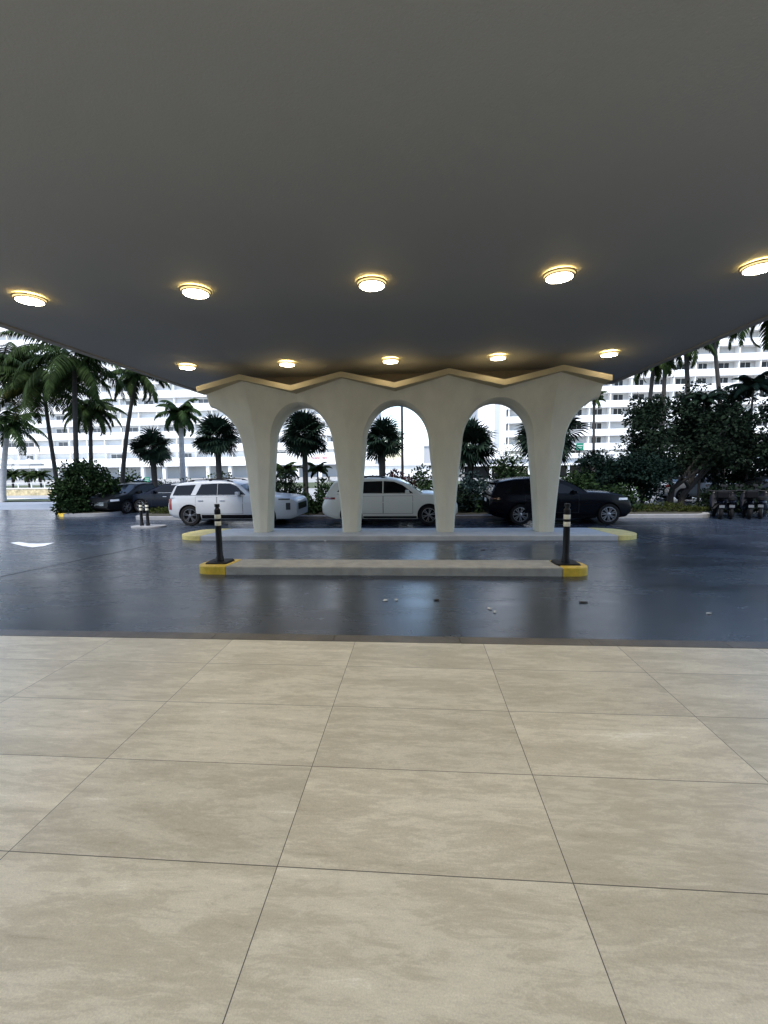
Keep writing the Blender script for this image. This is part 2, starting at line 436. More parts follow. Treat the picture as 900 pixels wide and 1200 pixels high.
bollard(mx0+.30, my0+.37, gz(my0+.37)+.143, 'black banded post on the median end in front of the boxy white SUV', 'tall median posts', 1.03)
bollard(mx1-.30, my0+.37, gz(my0+.37)+.143, 'black banded post on the median end in front of the black car', 'tall median posts', 1.0)
# low white island with a pair of posts at the far left
lb0, lb1 = G(150, 619), G(186, 619)
li = thing('low_island', 'small pale kerb island holding two short black posts behind the parked cars', 'traffic island')
slab('kerb', stadium(lb0.x, lb1.x, lb0.y-.1, lb0.y+.75, .38), .07, 'kerb_white', li)
for px, py, lab in ((166.5, 618, 'short black post on the small pale island, the one further from the white SUV'), (174, 622, 'short black post on the small pale island, the one closer to the white SUV')):
    g = G(px, py, .07); yy = max(g.y, lb0.y+.12)
    bollard(xat(px, yy, py), yy, gz(yy)+.07, lab, 'short posts on the small island', .95, False)

# debris on the wet driveway
def scrap(px, py, sx, sy, m, name, label, cat, seed, group):
    sx *= .7; sy *= .7; r = random.Random(seed); c = G(px, py); b = MB(); n = 9; top = []
    for k in range(n):
        a = 2*math.pi*k/n; rr = r.uniform(.55, 1.1); top.append((sx*rr*math.cos(a), sy*rr*math.sin(a), .004+r.uniform(0, .01)))
    b.add([(0, 0, .016)]+top+[(x*.97, y*.97, 0) for x, y, z in top], [(0, 1+k, 1+(k+1) % n) for k in range(n)]+[(1+k, 1+n+k, 1+n+(k+1) % n, 1+(k+1) % n) for k in range(n)])
    o = b.build(name, m); o.location = (c.x, c.y, c.z+.004); tag(o, label, cat, group)
gp = 'litter on the wet driveway'
scrap(452, 704, .06, .05, 'paper', 'paper_scrap', 'crumpled white paper scrap in the bright wet reflection before the median', 'litter', 1, gp)
scrap(464, 703.5, .035, .04, 'paper', 'paper_scrap', 'smaller white paper bit beside the crumpled scrap in the wet reflection', 'litter', 2, gp)
scrap(512, 703.5, .06, .04, 'leafdry', 'fallen_leaf', 'dark fallen leaf lying between the paper scraps before the median', 'leaf', 3, gp)
scrap(574, 714, .04, .05, 'paper', 'paper_scrap', 'pale torn paper scrap on wet asphalt left of the dark twig', 'litter', 4, gp)
scrap(580, 718, .025, .04, 'paper', 'paper_scrap', 'tiny pale paper bit closest to the terrace edge', 'litter', 5, gp)
scrap(683, 706.5, .09, .035, 'leafdry', 'fallen_leaf', 'curled dry leaf lying just before the yellow median end', 'leaf', 6, gp)
scrap(830, 719.5, .06, .025, 'paper', 'paper_scrap', 'flat white scrap alone on the driveway far right of the median', 'litter', 7, gp)
scrap(566, 645, .12, .06, 'leafdry', 'fallen_leaf', 'dark leaf smear on the lane between the median and the arcade', 'leaf', 8, gp)
scrap(580, 644.6, .05, .04, 'leafdry', 'fallen_leaf', 'smaller dark leaf beside the leaf smear between median and arcade', 'leaf', 9, gp)
scrap(381, 634.2, .06, .04, 'paper', 'paper_scrap', 'white scrap lying against the arcade island kerb', 'litter', 10, gp)

# ------------------------------------------------------------------ canopy
CZ, CX0, CX1, CY0, CY1 = 4.32, -7.6, 6.58, -2.5, 15.6
cn = thing('entrance_canopy', 'broad flat grey canopy ceiling over the terrace and driveway', 'canopy', (0, 12.5, 0))
def loc_build(b, name, m, par, **k):
    o = b.build(name, m, par, **k); o.location = -par.location; return o
b = MB(); b.box(CX0, CX1, CY0, CY1, CZ, CZ+.45); loc_build(b, 'ceiling_slab', 'ceil', cn)
b = MB()
b.box(CX0-.05, CX0+.12, CY0, CY1, CZ-.03, CZ+.5); b.box(CX1-.12, CX1+.05, CY0, CY1, CZ-.03, CZ+.5); b.box(CX0+.12, CX1-.12, CY1-.12, CY1+.05, CZ-.03, CZ+.5)
loc_build(b, 'edge_trim', 'trim', cn)

# hotel front added out of view to block low light and darken car reflections
ho = thing('unseen_hotel_front', 'unseen hotel front with dark glazing, added behind the viewer to hold back low light', 'building', (0, -9, 0))
b = MB(); b.box(-26, 26, -9.6, -9.0, -.2, 6.5); loc_build(b, 'wall', 'bstripe', ho)
for i in range(9): b = MB(); b.box(-24+5.4*i, -19.2+5.4*i, -8.998, -8.95, .1, 3.6); loc_build(b, 'glazing', 'glass_far', ho)

# ceiling lights
def ceiling_light(x, y, label):
    t = thing('ceiling_light', label, 'ceiling light', (x, y, CZ), 0, 'round lamps on the canopy ceiling')
    b = MB(); b.lathe([(.16, 0), (.16, -.006), (.15, -.022)], n=40); b.build('mount', 'lamp_metal', t, 35)
    b = MB(); b.lathe([(.168, -.006), (.18, -.006), (.18, -.019), (.168, -.019)], n=40, cap=False); b.build('glow_ring', 'lamp_glow', t, 35)
    b = MB(); b.lathe([(.15, -.0205), (.222, -.0205), (.228, -.024), (.228, -.040), (.15, -.040)], n=40); b.build('upper_ring', 'lamp_metal', t, 35)
    b = MB(); b.lathe([(.15, -.0405), (.210, -.0405), (.200, -.062), (.15, -.062)], n=40); b.build('side_band', 'lamp_band', t, 35)
    b = MB(); b.lathe([(.15, -.0625), (.205, -.0625), (.203, -.071), (.182, -.074), (.15, -.073)], n=40); b.build('lower_ring', 'lamp_metal', t, 35)
    b = MB(); b.lathe([(.178, -.0735), (.177, -.078), (.155, -.085), (.09, -.090), (.02, -.091)], n=40); b.build('diffuser', 'lamp_diff', t, 50)
    return t
row = ['lamp at the left end', 'second lamp from the left', 'middle lamp', 'second lamp from the right', 'lamp at the right end']
for y, nm in ((6.6, 'nearer ceiling row of five'), (11.25, 'ceiling row by the arcade'), (1.95, 'ceiling row overhead beyond the picture')):
    for i in range(5): ceiling_light(-5.93+2.65*i, y, 'round lit '+row[i]+' of the '+nm)

# ------------------------------------------------------------------ arcade
BX = [-4.55, -1.9, .82, 3.6]
AY = 12.32                                  # front face of the columns at their feet
AZ0 = gz(AY)+.13
ZCROWN, ZV, ZA = 3.42, 3.75, 4.05           # arch crown, ledge valley and apex (top of the ledge)
LT = .135                                    # ledge thickness
HB = 1.36
def flare(z):
    t = max(0, (z-1.5)/(ZA-1.5)); return .95*t**2.3
def outline(hb):
    "half outline of one column: foot, taper, arch"
    pts = []
    zs = 2.25                                # springing
    for i in range(9):
        t = i/8; pts.append((.19+(.40-.19)*t**1.25, AZ0+(zs-AZ0)*t))
    a, h = HB-.40, ZCROWN-zs
    for i in range(1, 15):
        th = math.pi/2*i/14; pts.append((HB-a*math.cos(th), zs+h*math.sin(th)))
    if hb < HB:
        out = []
        for p, q in zip(pts, pts[1:]):
            out.append(p)
            if q[0] >= hb:
                t = (hb-p[0])/(q[0]-p[0]); out.append((hb, p[1]+t*(q[1]-p[1]))); break
        pts = out
    return pts
def ztop(u): return ZA-LT-(ZA-ZV)*abs(u)/HB
def fy(u, z): return AY-flare(z)+.13*abs(u)-.05
def by(u, z): return AY+.55+.35*flare(z)-.06*abs(u)
arc = thing('arcade', 'row of four cream tulip columns joined by three round arches below a zigzag ledge', 'arcade', (0, AY, 0))
def half(b, cx, s, hb):
    pts = outline(hb)
    n = len(pts); last = (pts[-1][0], ztop(pts[-1][0]))
    edge = pts+[last]
    NU = 8; ztp = ztop(0)
    ridge = [AZ0+(ztp-AZ0)*(i/n)**1.0 for i in range(n+1)]
    # ridge heights follow the outline while it rises
    ridge = [min(p[1]+(ztp-AZ0)*.0, ztp) for p in pts]
    k0 = pts[8][1]
    ridge = [p[1] if p[1] <= k0 else k0+(ztp-k0)*((i-8)/(n-8)) for i, p in enumerate(pts)]+[ztp]
    front, back = [], []
    for i, (e, rz) in enumerate(zip(edge, ridge)):
        fr, br = [], []
        for k in range(NU+1):
            t = k/NU; u = e[0]*t; z = rz+(e[1]-rz)*t
            fr.append((cx+s*u, fy(u, z), z)); br.append((cx+s*u, by(u, z), z))
        front.append(fr); back.append(br)
    vs, fs = [], []
    def grid(rows, flip):
        base = len(vs); m_ = len(rows[0])
        for r in rows: vs.extend(r)
        for i in range(len(rows)-1):
            for k in range(m_-1):
                a = base+i*m_+k; f = (a, a+1, a+m_+1, a+m_)
                fs.append(f if flip else f[::-1])
    grid(front, s > 0); grid(back, s < 0)
    # reveal with a narrow splayed edge
    strips = []
    for i, e in enumerate(pts):
        p0 = pts[max(i-1, 0)]; p1 = pts[min(i+1, n-1)]
        d = Vector((p1[0]-p0[0], p1[1]-p0[1])).normalized()
        if i == n-1 and hb >= HB: d = Vector((1, 0))
        if i == 0: d = Vector((0, 1))
        nx, nz = d.y, -d.x
        o = .06
        strips.append([(cx+s*e[0], fy(e[0], e[1]), e[1]), (cx+s*(e[0]+nx*o), fy(e[0], e[1])+.13, e[1]+nz*o),
                       (cx+s*(e[0]+nx*o), by(e[0], e[1])-.1, e[1]+nz*o), (cx+s*e[0], by(e[0], e[1]), e[1])])
    grid(strips, s > 0)
    # top
    grid([front[-1], back[-1]], s > 0)
    if hb < HB:
        a = strips[-1]; t = back[-1][-1]; t0 = front[-1][-1]
        base = len(vs); vs.extend([a[0], a[1], a[2], a[3], t, t0]); fs.append(tuple(base+i for i in range(6)))
    grid([[front[0][k] for k in range(NU+1)], [back[0][k] for k in range(NU+1)]], s < 0)
    b.add(vs, fs)
for i, cx in enumerate(BX):
    b = MB()
    hl = HB*.86 if i == 0 else (cx-BX[i-1])/2; hr = HB*.86 if i == 3 else (BX[i+1]-cx)/2
    for s, h in ((-1, hl), (1, hr)):
        sub = MB(); half(sub, cx, s, HB*.86 if (i == 0 and s < 0) or (i == 3 and s > 0) else HB)
        k = h/HB if not ((i == 0 and s < 0) or (i == 3 and s > 0)) else 1
        sub.v = [(cx+(x-cx)*(1 if abs(x-cx) < .45 else 1+(k-1)*min(1, (abs(x-cx)-.45)/(HB-.45))), y, z) for x, y, z in sub.v]
        b.add(sub.v, sub.f)
    o = b.build('column', 'col', arc, 32, fix=True); o.location = -arc.location
# zigzag ledge
def ledge_pts():
    us = []
    us.append((BX[0]-HB*.88, ZA-(ZA-ZV)*.88))
    for i, cx in enumerate(BX):
        us.append((cx, ZA))
        if i < 3: us.append(((cx+BX[i+1])/2, ZV))
    us.append((BX[3]+HB*.88, ZA-(ZA-ZV)*.88))
    return us
b = MB(); lp = ledge_pts(); rows = []
for i, (x, z) in enumerate(lp):
    yf = AY-1.09+(.08 if i % 2 == 0 else 0)
    yb = AY+1.1
    rows.append([(x, yf, z-LT), (x, yf, z), (x, yb, z), (x, yb, z-LT)])
vs = [p for r in rows for p in r]; fs = []
for i in range(len(rows)-1):
    for k in range(4):
        a, c = i*4+k, i*4+(k+1) % 4; fs.append((a, a+4, c+4, c))
fs += [(0, 1, 2, 3), tuple(len(vs)-4+k for k in (3, 2, 1, 0))]
b.add(vs, fs); loc_build(b, 'zigzag_ledge', 'ledge', arc, fix=True)
# infill wall standing on the ledge up to the ceiling
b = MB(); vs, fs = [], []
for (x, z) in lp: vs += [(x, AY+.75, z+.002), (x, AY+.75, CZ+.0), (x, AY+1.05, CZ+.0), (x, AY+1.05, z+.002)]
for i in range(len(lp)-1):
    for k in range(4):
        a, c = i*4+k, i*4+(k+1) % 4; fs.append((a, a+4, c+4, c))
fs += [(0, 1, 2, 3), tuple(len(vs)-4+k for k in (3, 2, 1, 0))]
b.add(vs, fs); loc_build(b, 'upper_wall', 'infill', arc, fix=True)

# ------------------------------------------------------------------ planters, kerbs and the far street
kx0, kx1 = G(158, 608).x, G(838, 606).x
KY = 17.75
pb_ = thing('planter_bed', 'long planted bed with a pale concrete kerb behind the three parked cars', 'planter', (0, KY, FLAT))
ppts = stadium(kx0, kx1, KY, KY+7.5, .7)
def flat_slab(name, pts, z0, z1, m, par, bev=.015):
    b = MB(); b.prism(pts, z0, z1); o = b.build(name, m, par); o.location = -par.location
    if bev: bevel(o, bev)
    return o
flat_slab('kerb', ppts, FLAT-.05, FLAT+.14, 'kerb_white', pb_)
flat_slab('soil', [(x+(.18 if x < 0 else -.18), y+(.18 if y < KY+3 else -.18)) for x, y in ppts], FLAT, FLAT+.16, 'soil', pb_, 0)
il0, il1 = G(70, 606), G(97, 606)
lp_ = thing('corner_island', 'small planted island with a yellow kerb under the dark round bush', 'planter', (il0.x, il0.y, FLAT))
cx_, cy_ = (il0.x+il1.x)/2, il0.y+1.3
ip = stadium(cx_-1.3, cx_+1.6, cy_-1.2, cy_+2.2, 1.0)
flat_slab('kerb', clip_x(ip, cx_-.5, cx_+5), FLAT-.05, FLAT+.14, 'kerb_white', lp_)
flat_slab('painted_end', clip_x(ip, cx_-5, cx_-.502), FLAT-.05, FLAT+.143, 'yellow', lp_)
flat_slab('soil', [(cx_+(x-cx_)*.88+.02, cy_+.4+(y-cy_-.4)*.88) for x, y in ip], FLAT, FLAT+.16, 'soil', lp_, 0)
# left: grass verge, low white wall, coral stone wall with railing
def plane(name, x0, x1, y0, y1, z, m):
    b = MB(); b.quad((x0, y0, z), (x1, y0, z), (x1, y1, z), (x0, y1, z)); return kind(b.build(name, m), 'structure')
plane('grass_verge', -60, -12, 28.3, 30.4, FLAT+.06, 'grass')
plane('grass_lawn', -60, 80, 44, 60, FLAT+.02, 'grass')
b = MB(); b.box(-60, xat(64, 30.6), 30.45, 30.75, FLAT-.1, zat(30, 584, 30.6)); o = tag(b.build('low_wall', 'bwhite'), 'low white kerb wall behind the grass strip at the left street', 'wall'); bevel(o, .02)
sy = 36.0
sw = thing('stone_wall', 'yellowish coral stone garden wall with a thin rail on top at the left', 'wall', (-30, sy, FLAT))
sx0, sx1 = -58, xat(70, sy)
zt_ = zat(30, 573, sy)
b = MB(); b.box(sx0, sx1, sy, sy+.4, FLAT-.1, zt_); loc_build(b, 'wall', 'stone', sw)
b = MB(); b.box(sx0, sx1+.03, sy-.04, sy+.44, zt_, zt_+.07); loc_build(b, 'coping', 'bwhite', sw)
b = MB(); b.box(sx1+.0, sx1+.45, sy-.06, sy+.5, FLAT-.1, zt_+.12); loc_build(b, 'end_pier', 'bwhite', sw)
b = MB()
b.box(sx0, sx1, sy+.17, sy+.21, zt_+.50, zt_+.54)
x = sx0+.2
while x < sx1: b.box(x, x+.05, sy+.17, sy+.22, zt_+.07, zt_+.50); x += 1.25
loc_build(b, 'railing', 'rail', sw)
# parasols on the pool terrace
def parasol(px, py, Y, wd, label):
    p = at(px, py, Y); h = p.z-FLAT
    t = thing('parasol', label, 'parasol', (p.x, Y, FLAT), 0, 'grey parasols on the far terrace')
    b = MB(); b.tube([(0, 0, 0), (0, 0, h)], .04, 8); b.build('pole', 'rail', t)
    b = MB(); n = 8
    vs = [(0, 0, h+.0)]+[(wd*math.cos(2*math.pi*k/n), wd*math.sin(2*math.pi*k/n), h-.62) for k in range(n)]+[(wd*.98*math.cos(2*math.pi*k/n), wd*.98*math.sin(2*math.pi*k/n), h-.8) for k in range(n)]
    b.add(vs, [(0, 1+k, 1+(k+1) % n) for k in range(n)]+[(1+k, 1+n+k, 1+n+(k+1) % n, 1+(k+1) % n) for k in range(n)]); b.build('canopy', 'canvas', t)
parasol(13, 537, 44, 1.05, 'grey parasol on the far terrace, the one beside the pale palm trunk')
parasol(34, 537, 44, 1.25, 'grey parasol on the far terrace, wider one nearer the round bush')

# ------------------------------------------------------------------ buildings
def tower(name, label, Y, x0, x1, ztop_, floor_h, zb, windows, bay, recess=1.5, stripes=(), parapet=1.25, skip_cols=(), seed=1, depth=16, glass_m='glass_far', wall_m='bgrey'):
    t = thing(name, label, 'apartment building', ((x0+x1)/2, Y, FLAT))
    r = random.Random(seed)
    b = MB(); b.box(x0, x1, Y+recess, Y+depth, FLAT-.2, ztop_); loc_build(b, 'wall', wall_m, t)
    n = int((ztop_-zb)/floor_h)
    for k in range(n+1):
        z = zb+k*floor_h
        top = z+parapet if k < n else z+.9
        b = MB(); b.box(x0, x1, Y, Y+recess-.01, z-.25, z+.0)
        b.box(x0, x1, Y, Y+.16, z+.002, top)
        loc_build(b, 'balcony' if k < n else 'roof_slab', 'bwhite', t)
    b = MB(); b.box(x0+3, x1-3, Y+5, Y+depth-2, ztop_+.01, ztop_+3.2); loc_build(b, 'roof_penthouse', 'bwhite', t)
    x = x0+bay*.5
    while x < x1:
        b = MB(); b.box(x-.1, x+.1, Y+.17, Y+recess-.015, FLAT, ztop_-.3); x += bay
        loc_build(b, 'divider_wall', 'bwhite', t)
    cols = []
    x = x0+bay
    while x < x1-1: cols.append(x); x += bay
    for (xc, k, wd, ht, zo) in windows(cols, n, r):
        z = zb+k*floor_h
        b = MB(); b.box(xc-wd/2, xc+wd/2, Y+recess-.05, Y+recess-.02, z+zo, z+zo+ht); w_ = loc_build(b, 'window', glass_m, t)
        f = MB(); f.box(xc-wd/2-.07, xc+wd/2+.07, Y+recess-.022, Y+recess-.012, z+zo-.07, z+zo+ht+.07); f.box(xc-.035, xc+.035, Y+recess-.075, Y+recess-.012, z+zo-.07, z+zo+ht+.07)
        f.build('frame', 'bwhite', w_)
    for (xa, xb, za, zb_) in stripes:
        b = MB(); b.box(xa, xb, Y-.05, Y-.002, za, zb_); loc_build(b, 'service_strip', 'bstripe', t)
    return t
LY = 96.0
def win_left(cols, n, r):
    out = []
    for k in range(n):
        for x in cols:
            if r.random() < .36 and len(out) < 96: out.append((x, k, r.choice([1.6, 2.2, 2.6]), .9, 1.45))
    return out
lx0, lx1 = -108, xat(441, LY)
fh = 16*LY/FPX
tl = tower('apartment_building', 'long white apartment block with thin dark floor lines behind the left palms', LY, lx0, lx1, zat(100, 376, LY), fh, zat(100, 545, LY), win_left, 4.3, recess=1.0, parapet=1.35, seed=4, glass_m='glass_pale')
# entrance storey with white columns
x = lx0+2
while x < lx1: b = MB(); b.box(x, x+.7, LY-3.2, LY-2.5, FLAT, zat(160, 546, LY)-.26); loc_build(b, 'porch_column', 'bwhite', tl); x += 5.0
b = MB(); b.box(lx0, lx1, LY-3.5, LY-.01, zat(160, 546, LY)-.25, zat(160, 546, LY)+.5); loc_build(b, 'porch_roof', 'bwhite', tl)
b = MB(); b.box(lx0, lx1, LY-.4, LY-.1, FLAT, zat(160, 546, LY)-.27); loc_build(b, 'porch_back', 'bstripe', tl)
# small red lettering on the wall, far too small to read in the photograph
b = MB(); r = random.Random(3); xa, xb = xat(366.8, LY-3.6), xat(384, LY-3.6); z = zat(375, 536.5, LY-3.6)
x = xa; i = 0
while x < xb:
    if i not in (7,):
        b.box(x, x+.07, LY-3.58, LY-3.502, z-.16, z+r.choice([.12, .2, .12]))
        b.box(x+.072, x+.16, LY-3.58, LY-3.502, z+r.choice([-.16, .02]), z+.09); 
    x += .25; i += 1
loc_build(b, 'red_lettering', 'red', tl)
b = MB(); b.box(xat(310, LY-3.5), xat(440, LY-3.5), LY-3.49, LY-.5, zat(375, 546, LY)+.51, zat(375, 531, LY)); loc_build(b, 'porch_fascia', 'bwhite', tl)

RY = 98.0
def win_right(cols, n, r):
    out = []
    for k in range(n):
        for i, x in enumerate(cols):
            if x < xat(630, RY): continue
            if r.random() < .86 and len(out) < 98: out.append((x, k, r.choice([2.0, 2.0, 2.3, 1.7]), 1.25, 1.28))
    return out
rx0, rx1 = xat(561, RY), xat(985, RY)
fr_ = 15.55*RY/FPX
zr = zat(760, 389, RY)
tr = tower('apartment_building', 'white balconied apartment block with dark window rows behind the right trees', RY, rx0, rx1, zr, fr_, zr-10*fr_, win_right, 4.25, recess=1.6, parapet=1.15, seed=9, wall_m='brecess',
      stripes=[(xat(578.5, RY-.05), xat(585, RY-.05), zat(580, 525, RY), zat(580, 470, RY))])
b = MB(); b.box(xat(560, RY), xat(592, RY), RY-.03, RY+1.4, zr-10*fr_-2, zr-.3); loc_build(b, 'stair_tower', 'bwhite', tr)
# podium of the right building
PYD = 70.0
pod = thing('podium_building', 'low white flat roofed entrance podium with slim columns beyond the black car', 'building', (20, PYD, FLAT))
qx0, qx1 = xat(540, PYD), xat(905, PYD)
zt1, zt0 = zat(670, 531, PYD), zat(670, 537, PYD)
b = MB(); b.box(qx0, qx1, PYD, PYD+14, zt0, zt1); loc_build(b, 'roof_slab', 'bwhite', pod)
b = MB(); b.box(qx0+.5, qx1-.5, PYD+.3, PYD+13.5, zt0-.75, zt0-.01); loc_build(b, 'fascia', 'bstripe', pod)
b = MB(); b.box(qx0+.2, qx1-.2, PYD+.1, PYD+1.2, zt0-1.05, zt0-.76); loc_build(b, 'lower_band', 'bwhite', pod)
b = MB(); b.box(qx0+1, qx1-1, PYD+4, PYD+13, FLAT-.1, zt0-.77); loc_build(b, 'back_wall', 'glass_far', pod)
x = xat(667, PYD)-5*6
while x < qx1:
    if x > qx0: b = MB(); b.box(x-.16, x+.16, PYD+.4, PYD+.72, FLAT, zt0-1.06); loc_build(b, 'porch_post', 'bwhite', pod)
    x += 6
# small far tower and roofs in the gap of the middle arch
FY_ = 130.0
ft = thing('far_building', 'small pale grey block far off in the gap beyond the middle arch', 'building', (3, FY_, FLAT))
b = MB(); b.box(xat(497.5, FY_), xat(509, FY_), FY_, FY_+8, FLAT, zat(503, 523, FY_)); loc_build(b, 'wall', 'bstripe', ft)
b = MB(); b.box(xat(496.7, FY_), xat(510, FY_), FY_-.3, FY_+8.3, zat(503, 523, FY_)+.01, zat(503, 521, FY_)); loc_build(b, 'roof_slab', 'bwhite', ft)
b = MB(); b.box(xat(505.5, FY_), xat(511, FY_), FY_-1.0, FY_-.01, FLAT, zat(503, 524, FY_)); loc_build(b, 'stair_bay', 'bwhite', ft)
GY = 84.0
lw = thing('link_building', 'long low white flat roofed wing seen through the middle arch', 'building', (0, GY, FLAT))
b = MB(); b.box(xat(425, GY), xat(545, GY), GY, GY+9, FLAT, zat(480, 543, GY)); loc_build(b, 'wall', 'bwhite', lw)
b = MB(); b.box(xat(424, GY), xat(546, GY), GY-.4, GY-.01, zat(480, 545.5, GY), zat(480, 543, GY)); loc_build(b, 'roof_edge', 'bgrey', lw)
# right: low white wall, sloping pale pebble bank, hedge on it
wy = 34.0
b = MB(); b.box(xat(690, wy), 46, wy, wy+.3, FLAT-.1, zat(850, 577, wy)); o = tag(b.build('garden_wall', 'bwhite'), 'low white garden wall behind the scooters on the right', 'wall'); bevel(o, .02)
b = MB(); b.quad((xat(690, wy), wy+.32, zat(850, 578, wy)), (46, wy+.32, zat(850, 578, wy)), (46, wy+7, zat(850, 568, wy+7)), (xat(690, wy), wy+7, zat(850, 568, wy+7))); kind(b.build('pebble_bank', 'earth'), 'structure')

# ------------------------------------------------------------------ plants
def card(vs, fs, c, a, bdir, ln, wd):
    "one leaf: a bent rhombus"
    i = len(vs)
    n = a.cross(bdir)
    vs += [c, c+a*ln*.5+bdir*wd*.5+n*ln*.06, c+a*ln, c+a*ln*.5-bdir*wd*.5+n*ln*.06]
    fs.append((i, i+1, i+2, i+3))
def rdir(r):
    z = r.uniform(-1, 1); t = r.uniform(0, 2*math.pi); q = math.sqrt(1-z*z); return Vector((q*math.cos(t), q*math.sin(t), z))
def leaf_cloud(clumps, per, lsize, r, drop=.0):
    vs, fs = [], []
    for (c, rr) in clumps:
        for _ in range(int(per*max(.4, rr/.4)**2*.8)):
            d = rdir(r); p = c+Vector((d.x*rr, d.y*rr, d.z*rr*.75))*(r.random()**.45)
            a = (d+rdir(r)*.8+Vector((0, 0, -drop))).normalized(); bd = a.cross(rdir(r)).normalized()
            l = lsize*r.uniform(.6, 1.3); card(vs, fs, p, a, bd, l, l*.55)
    return vs, fs
def poly_obj(name, vs, fs, m, par):
    me = bpy.data.meshes.new(name); me.from_pydata([tuple(v) for v in vs], [], fs); me.update(); return link(name, me, m, par)
def shrub(name, label, px, ytop, wpx, Y, m, seed, cat='shrub', ybase=None, ls=.12, dens=70, dy=.9, flat=1.0, group=None, cl=None, gaps=.25):
    r = random.Random(seed); x = xat(px, Y); zt = zat(px, ytop, Y); w_ = wpx/FPX*Y/2; z0 = FLAT+.14
    h = zt-z0
    t = thing(name, label, cat, (x, Y, z0), 0, group)
    n = int((cl or max(10, int(w_*h*9)))*3.0); clumps = []
    for i in range(n):
        for _ in range(20):
            u, v, q = r.uniform(-1, 1), r.uniform(-1, 1), r.uniform(0, 1)
            lim = math.sqrt(max(0, 1-((q-.35)/.65)**2)) if q > .35 else .8+.2*q/.35
            if u*u+v*v < lim*lim and (u*u+v*v > .2*lim*lim or r.random() > gaps): break
        cr_ = r.uniform(.5, 1.05)*min(.42, .25*w_+.1, .3*h+.05)
        clumps.append((Vector((u*(w_-cr_*.6), v*dy*min(w_, 1.3), max(.12, q*(h-cr_*.6)))), cr_))
    vs, fs = leaf_cloud(clumps, dens, ls, r)
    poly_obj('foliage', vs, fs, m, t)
    b = MB()
    for i in range(5):
        c = clumps[r.randrange(len(clumps))][0]; b.tube([(r.uniform(-.1, .1), r.uniform(-.1, .1), -.05), c*.5+Vector((0, 0, .1)), c], [.035, .025, .01], 6)
    b.build('stem', 'bark_dark', t)
    return t
def broadleaf(name, label, px, ytop, ybot, wpx, Y, m, seed, base_px=None, ls=.17, dens=90, n=110, tr=.13, blobs=None, trunks=1, group=None, dy=1.0):
    r = random.Random(seed); z0 = FLAT+.14
    x = xat(px, Y); zt, zb = zat(px, ytop, Y), zat(px, ybot, Y); w_ = wpx/FPX*Y/2*1.12
    bx = xat(base_px or px, Y)
    t = thing(name, label, 'tree', (bx, Y, z0), 0, group)
    cc = Vector((x-bx, 0, (zt+zb)/2-z0)); hh = (zt-zb)/2*1.18; n = int(n*1.35)
    subs = []
    nb = blobs or 9
    for i in range(nb):
        d = rdir(r); k = r.uniform(.4, .8); subs.append((cc+Vector((d.x*w_*k, d.y*w_*k*dy, d.z*hh*k)), r.uniform(.26, .45)))
    clumps = []
    for i in range(n):
        c, k = subs[r.randrange(nb)]
        d = rdir(r)*(r.random()**.4)
        clumps.append((c+Vector((d.x*w_*k, d.y*w_*k, d.z*hh*k*.8)), r.uniform(.2, .42)))
    vs, fs = leaf_cloud(clumps, dens, ls, r, .3)
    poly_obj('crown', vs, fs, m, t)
    b = MB()
    for j in range(trunks):
        ox = (j-(trunks-1)/2)*.5
        fork = Vector((ox*1.6+cc.x*.4, r.uniform(-.2, .2), max(.5, cc.z-hh*.75)))
        b.tube([(ox, 0, -.1), (ox*1.1+cc.x*.15, 0, fork.z*.5), fork], [tr*1.3, tr, tr*.8], 9)
        for i in range(5 if trunks > 1 else 8):
            c = subs[r.randrange(nb)][0]; mid = fork.lerp(c, .5)+rdir(r)*.15
            b.tube([fork-Vector((0, 0, .1)), mid, c, c+(c-mid)*.6], [tr*.6, tr*.4, tr*.2, .01], 6)
    b.build('trunk', 'bark_dark', t)
    return t
def frond(vs, fs, o, az, el, L, r, droop=1.5, npair=38, lw=.07, ll=.27, vdroop=.75):
    p = Vector(o); e = el; h = Vector((math.cos(az), math.sin(az), 0)); side = Vector((-math.sin(az), math.cos(az), 0))
    st = L/npair; pts = []
    for i in range(npair+1):
        t = i/npair; d = h*math.cos(e)+Vector((0, 0, math.sin(e))); pts.append((p.copy(), d)); p = p+d*st; e -= droop/npair*(0.5+t)
    # rachis
    for i in range(npair):
        a, d = pts[i]; b_, _ = pts[i+1]; wv = side*(.028*(1-i/npair)+.006); k = len(vs)
        vs += [a-wv, a+wv, b_+wv*.9, b_-wv*.9]; fs.append((k, k+1, k+2, k+3))
    for i in range(3, npair+1):
        t = i/npair; a, d = pts[i]; l = L*ll*(math.sin(math.pi*min(1, .18+.82*t)**.8)*.85+.25)*r.uniform(.85, 1.1)
        up = side.cross(d)
        for s in (1, -1):
            ld = (side*s+d*.55+Vector((0, 0, -vdroop*r.uniform(.6, 1.3)))).normalized(); wv = d*lw
            q1 = a+ld*l*.55; q2 = q1+(ld+Vector((0, 0, -.55))).normalized()*l*.45; k = len(vs)
            vs += [a-wv*.5, a+wv*.5, q1+wv*.5, q1-wv*.5, q2]
            fs += [(k, k+1, k+2, k+3), (k+3, k+2, k+4)]
